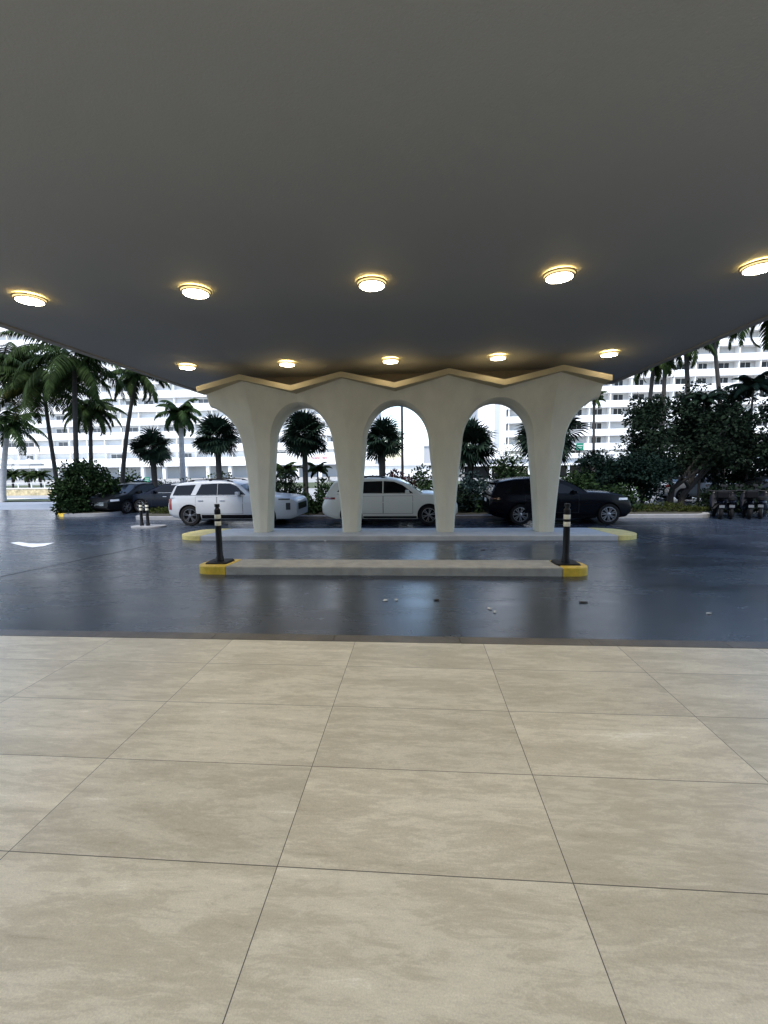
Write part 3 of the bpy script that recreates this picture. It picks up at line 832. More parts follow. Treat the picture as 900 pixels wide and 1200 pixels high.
def feather_palm(name, label, base, top, m, seed, r0=.17, r1=.12, L=3.0, n=18, bark='bark', shaft=False, el=(-.5, 1.2), droop=1.6, group=None, dead=None, azs=None):
    "base, top: world points of the foot and the head of the trunk"
    r = random.Random(seed); b0 = Vector(base); tp = Vector(top)-b0
    t = thing(name, label, 'palm', b0, 0, group)
    b = MB(); pts, rs = [], []
    for i in range(9):
        k = i/8; pts.append(Vector((tp.x*k**1.5, tp.y*k, tp.z*k-.1*(1-k)))); rs.append(r0*(1.25 if i == 0 else 1)*(1-k)+r1*k)
    b.tube(pts, rs, 12); b.build('trunk', bark, t, 50)
    hd = tp
    if shaft:
        b = MB(); b.tube([tp-Vector((0, 0, .1)), tp+Vector((0, 0, .5)), tp+Vector((0, 0, 1.0))], [r1*1.15, r1*1.0, r1*.5], 10); b.build('crownshaft', 'crownshaft', t, 50); hd = tp+Vector((0, 0, .85))
    vs, fs = [], []
    for i in range(n):
        az = (azs[i] if azs and i < len(azs) else i*2.39996+r.uniform(-.25, .25)); k = (i+.5)/n
        frond(vs, fs, hd, az, el[0]+(el[1]-el[0])*k+r.uniform(-.12, .12), L*r.uniform(.85, 1.1)*(.8+.2*math.sin(math.pi*k)), r, droop*r.uniform(.8, 1.15))
    poly_obj('crown', vs, fs, m, t)
    if dead:
        vs, fs = [], []
        for az in dead: frond(vs, fs, hd, az, -.1, L*.95, r, 1.5)
        poly_obj('yellow_fronds', vs, fs, 'palm_y', t)
    return t
def fan_leaf(vs, fs, o, d, r, R, nb=18):
    d = d.normalized(); side = d.cross(Vector((0, 0, 1)))
    side = side.normalized() if side.length > .05 else Vector((1, 0, 0)); nrm = side.cross(d)
    q_ = r.uniform(-.8, .8); side, nrm = side*math.cos(q_)+nrm*math.sin(q_), nrm*math.cos(q_)-side*math.sin(q_)
    for k in range(nb):
        a = (k/(nb-1)-.5)*3.9; bd = (d*math.cos(a)+side*math.sin(a)+nrm*.15*math.cos(a)).normalized()
        l = R*(.72+.28*math.cos(a*.5))*r.uniform(.88, 1.08); wv = bd.cross(nrm)*(.042*R/.8)
        q = o+bd*l*.62; tip = q+(bd+Vector((0, 0, -.55))).normalized()*l*.38; i = len(vs)
        vs += [o, q+wv, tip, q-wv]; fs.append((i, i+1, i+2, i+3))
def fan_palm(name, label, px, yc, rpx, ybase, Y, seed, m='fan', n=58, tr=.14, group=None, lean=0):
    r = random.Random(seed); z0 = FLAT+.14; x = xat(px, Y); zc = zat(px, yc, Y); R = rpx/FPX*Y*1.04
    t = thing(name, label, 'palm', (x-lean, Y, z0), 0, group)
    hd = Vector((lean, 0, zc-z0-.10*R))
    b = MB(); b.tube([(0, 0, -.1), (lean*.3, 0, hd.z*.4), (lean*.8, 0, hd.z*.8), hd], [tr*1.15, tr, tr*1.05, tr*.8], 12); b.build('trunk', 'bark', t, 50)
    vs, fs = [], []
    for i in range(n):
        k = (i+.5)/n; el = -.9+2.3*k+r.uniform(-.35, .35); az = i*2.39996+r.uniform(-.3, .3)
        d = Vector((math.cos(az)*math.cos(el), math.sin(az)*math.cos(el), math.sin(el)))
        pl_ = R*.40*r.uniform(.6, 1.35); o = hd+d*pl_
        j = len(vs); s_ = d.cross(Vector((.3, .2, .9))).normalized()*.02
        vs += [hd-s_, hd+s_, o+s_*.7, o-s_*.7]; fs.append((j, j+1, j+2, j+3))
        fan_leaf(vs, fs, o, (d+Vector((0, 0, -.25))).normalized(), r, R*.66)
    poly_obj('crown', vs, fs, m, t)
    return t
def at_base(px, Y, py=560, h=.14): return (xat(px, Y, py), Y, FLAT+h)

# left group ---------------------------------------------------------
gL = 'palms on the left side of the street'
feather_palm('royal_palm', 'royal palm with pale smooth trunk beside the stone wall, cut by the picture edge', at_base(4, 28.5, 590, 0), at(8, 512, 28.5), 'royal', 11, .2, .15, 3.0, 20, 'bark_grey', True, group=gL)
feather_palm('coconut_palm', 'leaning coconut palm with a yellowing hanging frond', at_base(72, 23, 590), at(50, 446, 22), 'palm', 12, .12, .08, 3.4, 22, group=gL, dead=(3.5, 2.9, 4.0), el=(-.45, .9))
feather_palm('coconut_palm', 'big coconut crown over the left edge above the royal palm', at_base(-30, 24, 590), at(4, 425, 23), 'palm', 13, .16, .11, 3.4, 24, group=gL)
feather_palm('coconut_palm', 'tall straight coconut palm standing in the dark round bush', at_base(92, 20.6, 590), at(87, 418, 20.6), 'palm', 14, .125, .09, 3.5, 22, group=gL, el=(-.7, .8))
feather_palm('coconut_palm', 'short full coconut palm behind the round bush', at_base(109, 27, 590), at(106, 478, 27), 'palm', 15, .14, .10, 2.3, 22, group=gL, el=(-.7, .9))
feather_palm('coconut_palm', 'slender coconut palm leaning right, standing left of the clipped fan palm', at_base(143, 24, 590), at(161, 436, 24), 'palm', 16, .13, .09, 2.2, 15, group=gL, el=(-.9, .7))
feather_palm('royal_palm', 'royal palm with pale trunk and green shaft just left of the arcade', at_base(216, 27, 590), at(212, 500, 27), 'royal', 17, .2, .14, 2.0, 22, 'bark_grey', True, group=gL, el=(-.6, 1.2), droop=2.0)
fan_palm('fan_palm', 'dark fan palm rising above the parked dark cars', 181, 524, 25, 590, 22.5, 21)
fan_palm('fan_palm', 'round fan palm showing between the royal palm and the arcade', 257, 510, 29, 590, 22, 22)
shrub('broad_bush', 'big dark rounded sea grape bush on the yellow kerbed corner island', 98, 536, 80, 20.2, 'bush', 31, ls=.16, dens=95, cl=60)
shrub('shrub', 'dark clipped shrub directly behind the roof of the boxy white SUV', 218, 560, 60, 22.5, 'bush', 32, cl=30)
shrub('shrub', 'light green shrub beneath the round fan palm', 258, 548, 44, 23.5, 'bush_l', 33, ls=.14, dens=55)
shrub('shrub', 'loose olive shrub beneath the leaning palm left of the green sign', 150, 545, 40, 26, 'bush_l', 34, ls=.16, dens=40, cl=16)
shrub('low_hedge', 'low olive hedge beside the tail of the boxy white SUV', 196, 594, 60, 19.2, 'hedge', 36, cat='hedge', ls=.08, dens=110, cl=50, dy=.5)
shrub('shrub', 'wide dark shrub behind the parked cars left of the green sign', 150, 556, 70, 25.0, 'bush', 37, cl=40, ls=.16)
shrub('shrub', 'dark hedge bush behind the dark parked cars', 190, 562, 70, 25.5, 'bush', 35, cl=26)
for i, (px, lab) in enumerate(((14, 'small thatch topped palm under the parasol beside the pale palm trunk'), (33, 'small full palm under the wider parasol'), (47, 'small palm between the wider parasol and the round bush'))):
    p = at(px, 556, 40); feather_palm('young_palm', lab, (p.x, 40, FLAT), p, 'palm', 40+i, .1, .08, 1.2, 16, group='young palms behind the stone wall', el=(-.5, 1.2))

# behind the arcade --------------------------------------------------
fan_palm('fan_palm', 'full round fan palm framed by the first arch', 358, 508, 30, 590, 21, 23, tr=.13)
fan_palm('fan_palm', 'fan palm filling the upper half of the middle arch', 448, 513, 27, 590, 21.5, 24, tr=.16)
fan_palm('fan_palm', 'shaggy fan palm in the third arch', 553, 521, 31, 590, 21, 25, tr=.16, lean=.2)
fan_palm('fan_palm', 'dark fan palm half hidden behind the last arch column', 640, 508, 40, 590, 27, 26, tr=.17, n=60)
def lean_grass(name, label, px, ytop, Y, m, seed, L=.9, n=14, h=.2, cat='shrub', group=None):
    p = at(px, ytop, Y); base = (p.x, Y, FLAT+.14)
    return feather_palm(name, label, base, (p.x, Y, max(p.z-L*.45, FLAT+.35)), m, seed, .06, .04, L, n, el=(0, 1.3), droop=1.7, group=group)
lean_grass('young_palm', 'young arching palm between the first column and the framed fan palm', 334, 541, 20.5, 'palm', 51, 1.0)
lean_grass('young_palm', 'young arching palm directly right of the framed fan palm', 372, 541, 22.5, 'palm', 52, .95)
sh = [('dark croton bush at the foot of the first arch', 334, 552, 46, 19.6, 'tree', 61), ('dark rounded shrub between the first framed palm and the cream car', 388, 562, 46, 19.8, 'bush', 62),
      ('low dark shrub under the framed fan palm', 358, 578, 40, 19.2, 'bush', 63),
      ('mixed green shrub behind the roof of the cream car', 428, 553, 40, 20.5, 'bush', 64), ('reddish croton shrub behind the cream car windscreen', 466, 548, 44, 20.0, 'bush_r', 65), ('rounded green shrub beside the reddish croton', 497, 546, 36, 20.3, 'bush', 66),
      ('grey green agave like shrub between the cream car and the black car', 548, 552, 46, 19.4, 'bush_g', 67), ('dense green shrub over the roof of the black car', 595, 531, 50, 20.4, 'bush', 68),
      ('pale variegated shrub with white leaves above the black car', 598, 516, 44, 22.5, 'bush_w', 69), ('dark low shrub hugging the nose of the cream car', 530, 572, 50, 18.9, 'tree', 70), ('dark shrub at the tail of the black car', 566, 570, 40, 19.0, 'bush', 71),
      ('dark shrub right of the last column behind the black car', 672, 548, 56, 20.5, 'bush', 72), ('leafy rounded shrub over the bonnet of the black car', 706, 552, 60, 21.0, 'tree_b', 73), ('dark low shrub behind the bonnet of the black car', 722, 568, 50, 19.2, 'bush', 74),
      ('low shrub hidden between the boxy SUV and the cream car', 372, 584, 40, 18.8, 'bush', 75), ('low dark shrub behind the windows of the cream car', 440, 572, 60, 19.0, 'tree', 76), ('low shrub behind the bonnet of the cream car', 500, 570, 50, 18.9, 'bush', 77)]
for lab, px, yt, wp, Y, m, sd_ in sh: shrub('shrub', lab, px, yt-3, wp*1.12, Y, m, sd_, ls=.16 if m != 'bush_w' else .1, dens=95 if m != 'bush_w' else 30, group='shrubs of the planted bed')
# right group --------------------------------------------------------
gT = 'dark trees of the right planting'
broadleaf('broadleaf_tree', 'big dark spreading tree with forked trunk right of the black car', 806, 436, 578, 120, 21.5, 'tree', 81, base_px=792, n=330, blobs=14, trunks=2, group=gT, tr=.14)
broadleaf('broadleaf_tree', 'dense dark tree at the right edge above the scooters', 882, 440, 580, 112, 22.5, 'tree', 82, base_px=868, n=300, blobs=13, group=gT, tr=.2)
broadleaf('broadleaf_tree', 'small rounded tree between the last column and the big spreading tree', 704, 526, 578, 50, 23.5, 'tree_b', 83, n=110, blobs=8, group=gT, tr=.07, ls=.14)
broadleaf('broadleaf_tree', 'low leafy tree filling the gap under the big spreading tree', 754, 522, 590, 76, 20.5, 'tree_b', 84, n=130, blobs=9, group=gT, tr=.08, ls=.15)
broadleaf('broadleaf_tree', 'dark leafy tree behind and between the two big right trees', 838, 470, 566, 90, 25, 'tree', 85, n=150, blobs=9, group=gT, tr=.1)
gR = 'palms showing above the right trees'
feather_palm('coconut_palm', 'thin palm with small crown before the white balconies right of the last column', at_base(694, 40, 590), at(696, 466, 40), 'palm', 91, .13, .09, 1.5, 14, group=gR)
feather_palm('coconut_palm', 'leaning palm whose trunk meets the canopy edge left of the other right palms', at_base(752, 27, 590), at(767, 418, 27), 'palm', 92, .14, .1, 1.9, 12, group=gR, el=(-.9, .6))
feather_palm('coconut_palm', 'straight palm close beside the leaning one at the canopy edge', at_base(772, 30, 590), at(780, 408, 30), 'palm', 93, .15, .11, 2.0, 13, group=gR, el=(-.9, .6))
feather_palm('coconut_palm', 'palm with long hanging fronds over the middle of the right tower', at_base(806, 26, 590), at(803, 392, 26), 'palm', 94, .15, .1, 2.3, 13, group=gR, el=(-.9, .5))
feather_palm('coconut_palm', 'palm with one short frond hanging before the tower roof', at_base(846, 29, 590), at(835, 385, 29), 'palm', 95, .15, .1, 1.6, 10, group=gR, el=(-.9, .5))
feather_palm('coconut_palm', 'nearest right palm with big dark fronds cut by the picture edge', at_base(915, 20, 590), at(902, 352, 20), 'palm', 96, .16, .11, 2.6, 15, group=gR, el=(-.9, .7))
lean_grass('spiky_palm', 'stiff spiky palm poking out on top of the dense right edge tree', 884, 438, 21.8, 'fan', 97, 1.3, 18)
lean_grass('spiky_palm', 'stiff spiky palm poking out beside the big spreading tree top', 826, 458, 22, 'fan', 98, 1.0, 14)
shrub('low_hedge', 'low olive green clipped hedge along the kerb right of the black car', 780, 588, 84, 18.7, 'hedge', 101, cat='hedge', ls=.07, dens=120, cl=60, dy=.35)
shrub('low_hedge', 'short trimmed hedge end by the pale kerb tip near the scooters', 818, 594, 44, 18.6, 'hedge', 102, cat='hedge', ls=.07, dens=120, cl=36, dy=.3)
shrub('shrub', 'dark shrub mass behind the scooters under the right edge tree', 872, 566, 90, 20.0, 'tree', 104, ls=.17, dens=95, cl=45)
shrub('far_hedge', 'bright green clipped hedge on the pebble bank behind the scooters', 850, 562, 90, 41, 'hedge_f', 103, cat='hedge', ls=.2, dens=80, cl=70, dy=.3)
# poles and signs ---------------------------------------------------
p = at(471, 476, 26)
lpole = thing('lamp_pole', 'tall thin dark pole in the middle arch beside the fan palm', 'pole', (p.x, 26, FLAT))
b = MB(); b.lathe([(.14, 0), (.14, .3), (.085, .34), (.06, 7.6)], n=14); b.build('shaft', 'steel', lpole, 40)
b = MB(); b.tube([(0, 0, 7.5), (.2, 0, 7.9), (.9, 0, 8.0)], .035, 8); b.build('arm', 'steel', lpole, 40)
b = MB(); b.box(.75, 1.35, -.12, .12, 7.93, 8.05); bevel(b.build('lamp_head', 'steel', lpole), .02)
def sign(px, py, Y, wpx, hpx, label, tilt=0):
    p = at(px, py, Y); w_, h_ = wpx/FPX*Y, hpx/FPX*Y
    t = thing('street_sign', label, 'sign', (p.x, Y, FLAT), tilt)
    b = MB(); b.tube([(0, .05, 0), (0, .05, p.z-FLAT+h_*.5)], .035, 8); b.build('post', 'steel', t)
    b = MB(); b.box(-w_/2, w_/2, -.015, .015, p.z-FLAT-h_/2, p.z-FLAT+h_/2); s_ = b.build('panel', 'sign_green', t); bevel(s_, .01)
    b = MB()
    for k in range(2): b.box(-w_*.36, w_*(.36-.12*k), -.022, -.0155, p.z-FLAT+h_*(.1-.3*k), p.z-FLAT+h_*(.2-.3*k))
    b.build('lettering', 'sign_white', s_)
sign(172.5, 562, 28, 7, 6, 'small green street sign left behind the dark parked cars')
sign(679.5, 523.5, 30, 9, 8, 'green street sign high between the last column and the right trees', .2)
p = at(717, 532, 30)
gl = thing('globe_lamp', 'white round globe lamp among the leaves right of the green sign', 'lamp', (p.x, 30, FLAT))
b = MB(); b.tube([(0, 0, 0), (0, 0, p.z-FLAT-.18)], .04, 8); b.build('post', 'steel', gl)
b = MB(); b.lathe([(.02, -.2)]+[(.2*math.cos(rad(a)), .2*math.sin(rad(a))) for a in range(-75, 76, 15)]+[(.02, .2)], (0, 0, p.z-FLAT), 16); b.build('globe', 'bwhite', gl, 60)
# ------------------------------------------------------------------ vehicles
def interp(tab, x):
    if x <= tab[0][0]: return tab[0][1]
    for (a, va), (b_, vb) in zip(tab, tab[1:]):
        if x <= b_: return va+(vb-va)*(x-a)/(b_-a)
    return tab[-1][1]
def smooth_tab(tab, x, k=.05): return (interp(tab, x-k)+interp(tab, x)*2+interp(tab, x+k))/4
def make_car(name, label, spec, loc, rz, group=None):
    L, W = spec['L'], spec['W']/2
    t = thing(name, label, 'car', loc, rz, group)
    top, bot, roof, belt = spec['top'], spec['bot'], spec['roof'], spec['belt']
    ends = spec.get('ends', (.10, .5, .17, 1.0))
    X = lambda x: x-L/2
    def wx(x):
        s = 1
        if x < ends[1]: s -= ends[0]*((ends[1]-x)/ends[1])**2.2
        if x > L-ends[3]: s -= ends[2]*((x-L+ends[3])/ends[3])**2.2
        return W*s
    def pz(q):          # side section over relative height
        return interp([(0, .90), (.10, .955), (.3, .99), (.5, 1.0), (.68, .998), (.78, .985), (.88, .972), (1, .955)], q)
    def ys(x, z):
        zb, zt = interp(bot, x), interp(top, x)
        return wx(x)*pz((z-zb)/max(.05, zt-zb))
    n = 72; rings = []
    xs = [0, .015, .05, .1]+[.1+(L-.2)*i/n for i in range(1, n)]+[L-.1, L-.05, L-.015, L]
    qs = [0, .05, .12, .22, .34, .46, .58, .68, .76, .83, .9, .96]
    for x in xs:
        zb, zt = interp(bot, x), smooth_tab(top, x, .04); h = zt-zb; ww = wx(x); half_ = [(0, zb)]
        half_ += [(ww*pz(0)*.8, zb)]
        half_ += [(ww*pz(q), zb+h*q) for q in qs]
        cr_ = spec.get('crown', .05)
        half_ += [(ww*.925, zt-.004), (ww*.86, zt+cr_*.25), (ww*.55, zt+cr_*.7), (0, zt+cr_)]
        ring = [(X(x), -y, z) for y, z in half_]+[(X(x), y, z) for y, z in reversed(half_[1:-1])]
        rings.append(ring)
    b = MB(); k = len(rings[0])
    for r_ in rings: b.v += r_
    for i in range(len(rings)-1):
        for j in range(k): b.f.append((i*k+j, (i+1)*k+j, (i+1)*k+(j+1) % k, i*k+(j+1) % k))
    b.f += [tuple(range(k)), tuple((len(rings)-1)*k+j for j in reversed(range(k)))]
    me = b.mesh('body'); bm = bmesh.new(); bm.from_mesh(me); bmesh.ops.recalc_face_normals(bm, faces=bm.faces); bm.to_mesh(me); bm.free()
    tmp = link('body', me, spec['paint'])
    me.materials.append(M['well'])
    R = spec['r']; cut = MB()
    for wxx in spec['wheels']:
        for s in (-1, 1): cut.lathe([(R*1.13, s*(W-.34) if s > 0 else -(W+.3)), (R*1.13, (W+.3) if s > 0 else -(W-.34))], (X(wxx), 0, R+.01), 36, 'y')
    cm = cut.mesh('cut'); cm.materials.append(M['well'])
    bm = bmesh.new(); bm.from_mesh(cm); bmesh.ops.recalc_face_normals(bm, faces=bm.faces); bm.to_mesh(cm); bm.free()
    co = bpy.data.objects.new('cut', cm); COL.objects.link(co)
    md_ = tmp.modifiers.new('w', 'BOOLEAN'); md_.object = co; md_.operation = 'DIFFERENCE'; md_.solver = 'EXACT'
    try: md_.material_mode = 'TRANSFER'
    except Exception: pass
    dg = bpy.context.evaluated_depsgraph_get(); nm = bpy.data.meshes.new_from_object(tmp.evaluated_get(dg), depsgraph=dg)
    bpy.data.objects.remove(tmp); bpy.data.objects.remove(co)
    nm.polygons.foreach_set('use_smooth', [True]*len(nm.polygons))
    try: nm.set_sharp_from_angle(angle=rad(38))
    except Exception: pass
    body = bpy.data.objects.new('body', nm); COL.objects.link(body); body.parent = t
    # cabin
    kin = spec.get('tumble', .27); gx = [roof[0][0]+(roof[-1][0]-roof[0][0])*i/60 for i in range(61)]
    wg = W*.945
    def ycab(z): return wg-(z-belt)*kin
    b = MB(); rings = []
    for x in gx:
        zr_ = max(smooth_tab(roof, x, .07), belt-.02); z0 = belt-.07
        zr_s = max(zr_-.05, z0+.01); f = wx(min(x, L-.9))/W
        hs = [(ycab(z0)*1.0, z0)]+[(ycab(z0+(zr_s-z0)*q), z0+(zr_s-z0)*q) for q in (.25, .5, .75, .92, 1)]
        yt = ycab(zr_s); hs += [(yt-.035, zr_-.012), (yt*.82, zr_+.012), (yt*.45, zr_+.03), (0, zr_+.035)]
        rings.append([(X(x), -y*1, z) for y, z in hs]+[(X(x), y, z) for y, z in reversed(hs[:-1])])
    k = len(rings[0])
    for r_ in rings: b.v += r_
    for i in range(len(rings)-1):
        for j in range(k-1): b.f.append((i*k+j, (i+1)*k+j, (i+1)*k+j+1, i*k+j+1))
    b.f += [tuple(range(k)), tuple((len(rings)-1)*k+j for j in reversed(range(k)))]
    me = b.mesh('cabin'); bm = bmesh.new(); bm.from_mesh(me); bmesh.ops.recalc_face_normals(bm, faces=bm.faces); bm.to_mesh(me); bm.free()
    link('cabin', me, spec.get('roof_paint', spec['paint']), t, 35)
    # side glass
    for s in (-1, 1):
        for poly in spec['glass']:
            b = MB(); pts = [(X(x), s*(ycab(z)+.004), z) for x, z in poly]; pin = [(p[0], p[1]-s*.03, p[2]) for p in pts]; m_ = len(pts)
            fs = [tuple(range(m_))]+[(i, i+m_, (i+1) % m_+m_, (i+1) % m_) for i in range(m_)]
            b.add(pts+pin, fs); o = b.build('side_window', 'glass', t, fix=True)
        if spec.get('trim_line'):
            b = MB(); zz = spec['trim_line']
            x0_, x1_ = spec['glass'][0][0][0], max(p[0] for p in spec['glass'][-1])
            b.box(X(x0_), X(x1_), min(s*(ycab(zz)), s*(ycab(zz)+.008)), max(s*ycab(zz), s*(ycab(zz)+.008)), zz-.03, zz-.008); b.build('window_trim', spec.get('trim_mat', 'chrome'), t)
    # windscreens follow the sloping ends of the roof line
    def screen(nm_, seg, m_, inset):
        b = MB(); vs = []; fs = []
        for i, (x, z) in enumerate(seg):
            zz = z
            for j in range(9):
                u = j/8*2-1; yy = (ycab(zz-.05)-inset)*u
                bow = .03*(1-abs(u))
                vs.append((X(x), yy, zz+.016+.028*(1-u*u)))
        for i in range(len(seg)-1):
            for j in range(8): a = i*9+j; fs.append((a, a+1, a+10, a+9))
        b.add(vs, fs); o = b.build(nm_, m_, t, 60); return o
    def seg_between(xa, xb, n_=6): return [(xa+(xb-xa)*i/n_, max(smooth_tab(roof, xa+(xb-xa)*i/n_, .07), belt-.02)) for i in range(n_+1)]
    screen('windscreen', seg_between(*spec['ws']), spec.get('ws_mat', 'glass'), .07)
    screen('rear_window', seg_between(*spec['rw']), 'glass', .10)
    # patches that hug the side of the body
    def patch(nm_, x0, x1, z0, z1, m_, par, s, off=.004, nx=4, nz=4, fz=None):
        b = MB(); vs, fs = [], []
        for j in range(nz+1):
            for i in range(nx+1):
                x = x0+(x1-x0)*i/nx; za, zb_ = (z0, z1) if fz is None else fz(x)
                z = za+(zb_-za)*j/nz; vs.append((X(x), s*(ys(x, z)+off), z))
        for j in range(nz):
            for i in range(nx): a = j*(nx+1)+i; f = (a, a+1, a+nx+2, a+nx+1); fs.append(f if s < 0 else f[::-1])
        b.add(vs, fs); return b.build(nm_, m_, par, 50)
    for s in (-1, 1):
        for (x0, x1) in spec['doors']:
            z0, z1 = spec['door_z']
            sm = patch('door_gap', x0-.012, x1+.012, z0-.012, z1+.01, 'seam', t, s, .002, 6, 7)
            d = patch('door', x0, x1, z0, z1, spec['paint'], t, s, .0045, 6, 7)
            sm.parent = d
            hx = x0+.10; hz = z1-.13
            b = MB(); yy = ys(hx, hz); b.box(X(hx), X(hx+.2), min(s*(yy+.012), s*(yy+.035)), max(s*(yy+.012), s*(yy+.035)), hz-.013, hz+.013)
            o = b.build('handle', spec.get('handle', spec['paint']), d); bevel(o, .006)
        b0 = min(spec['wheels'])+R*1.13+.02; b1 = max(spec['wheels'])-R*1.13-.02
        fz = lambda x: (interp(bot, x)+.02, interp(bot, x)+spec.get('clad', .13))
        patch('sill_cladding', b0, b1, 0, 0, 'clad', t, s, .006, 10, 3, fz)
        for wxx in spec['wheels']:
            b = MB(); vs, fs = [], []
            a0 = math.asin(max(-1, min(1, (interp(bot, wxx)+.06-R-.01)/(R*1.13))))
            N = 20
            for i in range(N+1):
                a = a0+(math.pi-2*a0)*i/N
                for rr in (R*1.12, R*1.2):
                    x, z = wxx+rr*math.cos(a), R+.01+rr*math.sin(a); z = max(z, interp(bot, x)+.01); vs.append((X(x), s*(ys(x, z)+.008), z))
            for i in range(N): a = 2*i; f = (a, a+1, a+3, a+2); fs.append(f)
            b.add(vs, fs); b.build('wheel_arch', spec.get('arch', 'clad'), t, 50)
        for (x0, x1, z0, z1, m_) in spec['lamps_front']: patch('headlight', x0, x1, z0, z1, m_, t, s, .006, 5, 3)
        for (x0, x1, z0, z1, m_) in spec['lamps_rear']: patch('taillight', x0, x1, z0, z1, m_, t, s, .006, 5, 3)
        # mirror
        mx, mz = spec['mirror']; b = MB(); yy = ycab(mz)
        b.add([(X(mx)+x*.5, s*(yy+.10+y), mz+z) for x, y, z in [(-.16, -.05, -.075), (.16, -.05, -.06), (.16, .12, -.05), (-.16, .12, -.075), (-.16, -.05, .075), (.10, -.05, .07), (.10, .12, .06), (-.16, .12, .07)]],
              [(3, 2, 1, 0), (4, 5, 6, 7), (0, 1, 5, 4), (1, 2, 6, 5), (2, 3, 7, 6), (3, 0, 4, 7)])
        b.box(X(mx)-.03, X(mx)+.05, min(s*(yy-.05), s*(yy+.06)), max(s*(yy-.05), s*(yy+.06)), mz-.085, mz-.05)
        o = b.build('mirror', spec['paint'], t, fix=True); bevel(o, .02, 3)
        # wheels
        for wxx in spec['wheels']:
            wl = MB(); yo = W-.02-.215
            c = (X(wxx), 0, R+.002)
            f = lambda pr: [(r_, s*(yo+d)) for r_, d in (pr if s > 0 else pr)]
            def lathe_y(prof, m_, nm_, par, sm=35):
                b = MB(); b.lathe([(r_, s*(yo+d)) for r_, d in prof], c, 36, 'y'); o = b.build(nm_, m_, par, sm, fix=True); return o
            wo = lathe_y([(R*.62, .02), (R*.62, .12)], 'well', 'wheel', t)
            lathe_y([(R*.60, .0), (R*.93, .0), (R*.985, .03), (R, .08), (R, .16), (R*.985, .195), (R*.93, .215), (R*.74, .222), (R*.70, .205), (R*.70, .14), (R*.60, .13)], 'tyre', 'tyre', wo)
            b = MB(); b.lathe([(R*.655, s*(yo+.135)), (R*.70, s*(yo+.21)), (R*.665, s*(yo+.212)), (R*.63, s*(yo+.15))], c, 36, 'y', cap=False)
            ns = spec.get('spokes', 5)
            for q in range(ns):
                for da in (-.16, .16):
                    a = 2*math.pi*q/ns+.3; r0_, r1_ = R*.12, R*.665; wd_ = R*.035
                    ca, sa = math.cos(a+da*.35), math.sin(a+da*.35); cb, sb = math.cos(a+da), math.sin(a+da)
                    p0 = (c[0]+r0_*ca, c[2]+r0_*sa); p1 = (c[0]+r1_*cb, c[2]+r1_*sb); nx_, nz_ = -sb*wd_, cb*wd_
                    y0_, y1_ = s*(yo+.15), s*(yo+.198)
                    vs = [(p0[0]-nx_, y0_, p0[1]-nz_), (p0[0]+nx_, y0_, p0[1]+nz_), (p1[0]+nx_, y0_, p1[1]+nz_), (p1[0]-nx_, y0_, p1[1]-nz_)]
                    vs += [(v[0], y1_, v[2]) for v in vs]
                    b.add(vs, [(0, 1, 2, 3), (7, 6, 5, 4), (0, 4, 5, 1), (1, 5, 6, 2), (2, 6, 7, 3), (3, 7, 4, 0)])
            b.lathe([(R*.17, s*(yo+.14)), (R*.17, s*(yo+.2)), (R*.1, s*(yo+.208))], c, 20, 'y')
            b.build('rim', spec.get('rim', 'rim'), wo, fix=True)
    # front: grille, lower intake, plate; rear plate
    g0, g1 = spec['grille']
    b = MB(); yw = W*spec.get('grille_w', .58); vs, fs = [], []
    for j in range(5):
        z = g0+(g1-g0)*j/4
        for i in range(9):
            y = yw*(i/4-1); xx = L
            # march back from the nose until inside the body width
            for q in range(60):
                xx = L-q*.01
                if interp(bot, xx) <= z <= interp(top, xx) and ys(xx, z) > abs(y): break
            vs.append((X(xx)+.012, y, z))
    for j in range(4):
        for i in range(8): a = j*9+i; fs.append((a, a+1, a+10, a+9))
    b.add(vs, fs); b.build('grille', 'clad', t, 60)
    if spec.get('bars'):
        b = MB()
        for j in (1, 2, 3):
            for i in range(8):
                p, q = vs[j*9+i], vs[j*9+i+1]; b.add([(p[0]+.006, p[1], p[2]-.012), (q[0]+.006, q[1], q[2]-.012), (q[0]+.006, q[1], q[2]+.012), (p[0]+.006, p[1], p[2]+.012)], [(0, 1, 2, 3)])
        b.build('grille_bars', 'chrome', t)
    b = MB(); b.box(X(L)-.25, X(L)-.015, -W*.72, W*.72, interp(bot, L)-.04, interp(bot, L)+.10); bevel(b.build('front_skirt', 'clad', t), .03)
    b = MB(); b.box(X(0)+.02, X(0)+.3, -W*.8, W*.8, interp(bot, 0)-.06, interp(bot, 0)+.12); bevel(b.build('rear_skirt', 'clad', t), .03)
    b = MB(); b.box(X(0)-.012, X(0)-.001, -.16, .16, .80, .93); b.build('number_plate', 'sign_white', t)
    for s in (-1, 1):
        if spec.get('rails'):
            x0, x1, hh = spec['rails']; yy = ycab(interp(roof, (x0+x1)/2))-.09; b = MB()
            pts = [(X(x0+(x1-x0)*i/10), s*yy, interp(roof, x0+(x1-x0)*i/10)+(hh if 0 < i < 10 else -.0)) for i in range(11)]
            b.tube(pts, .018, 8)
            for i in (1, 5, 9): b.box(pts[i][0]-.05, pts[i][0]+.05, pts[i][1]-.016, pts[i][1]+.016, pts[i][2]-hh-.03, pts[i][2])
            b.build('roof_rail', 'clad', t)
    if spec.get('spoiler'):
        x, z = spec['spoiler']; b = MB(); yy = ycab(z)-.06
        b.box(X(x)-.13, X(x)+.12, -yy, yy, z-.015, z+.03); bevel(b.build('roof_spoiler', spec['paint'], t), .012)
    return t
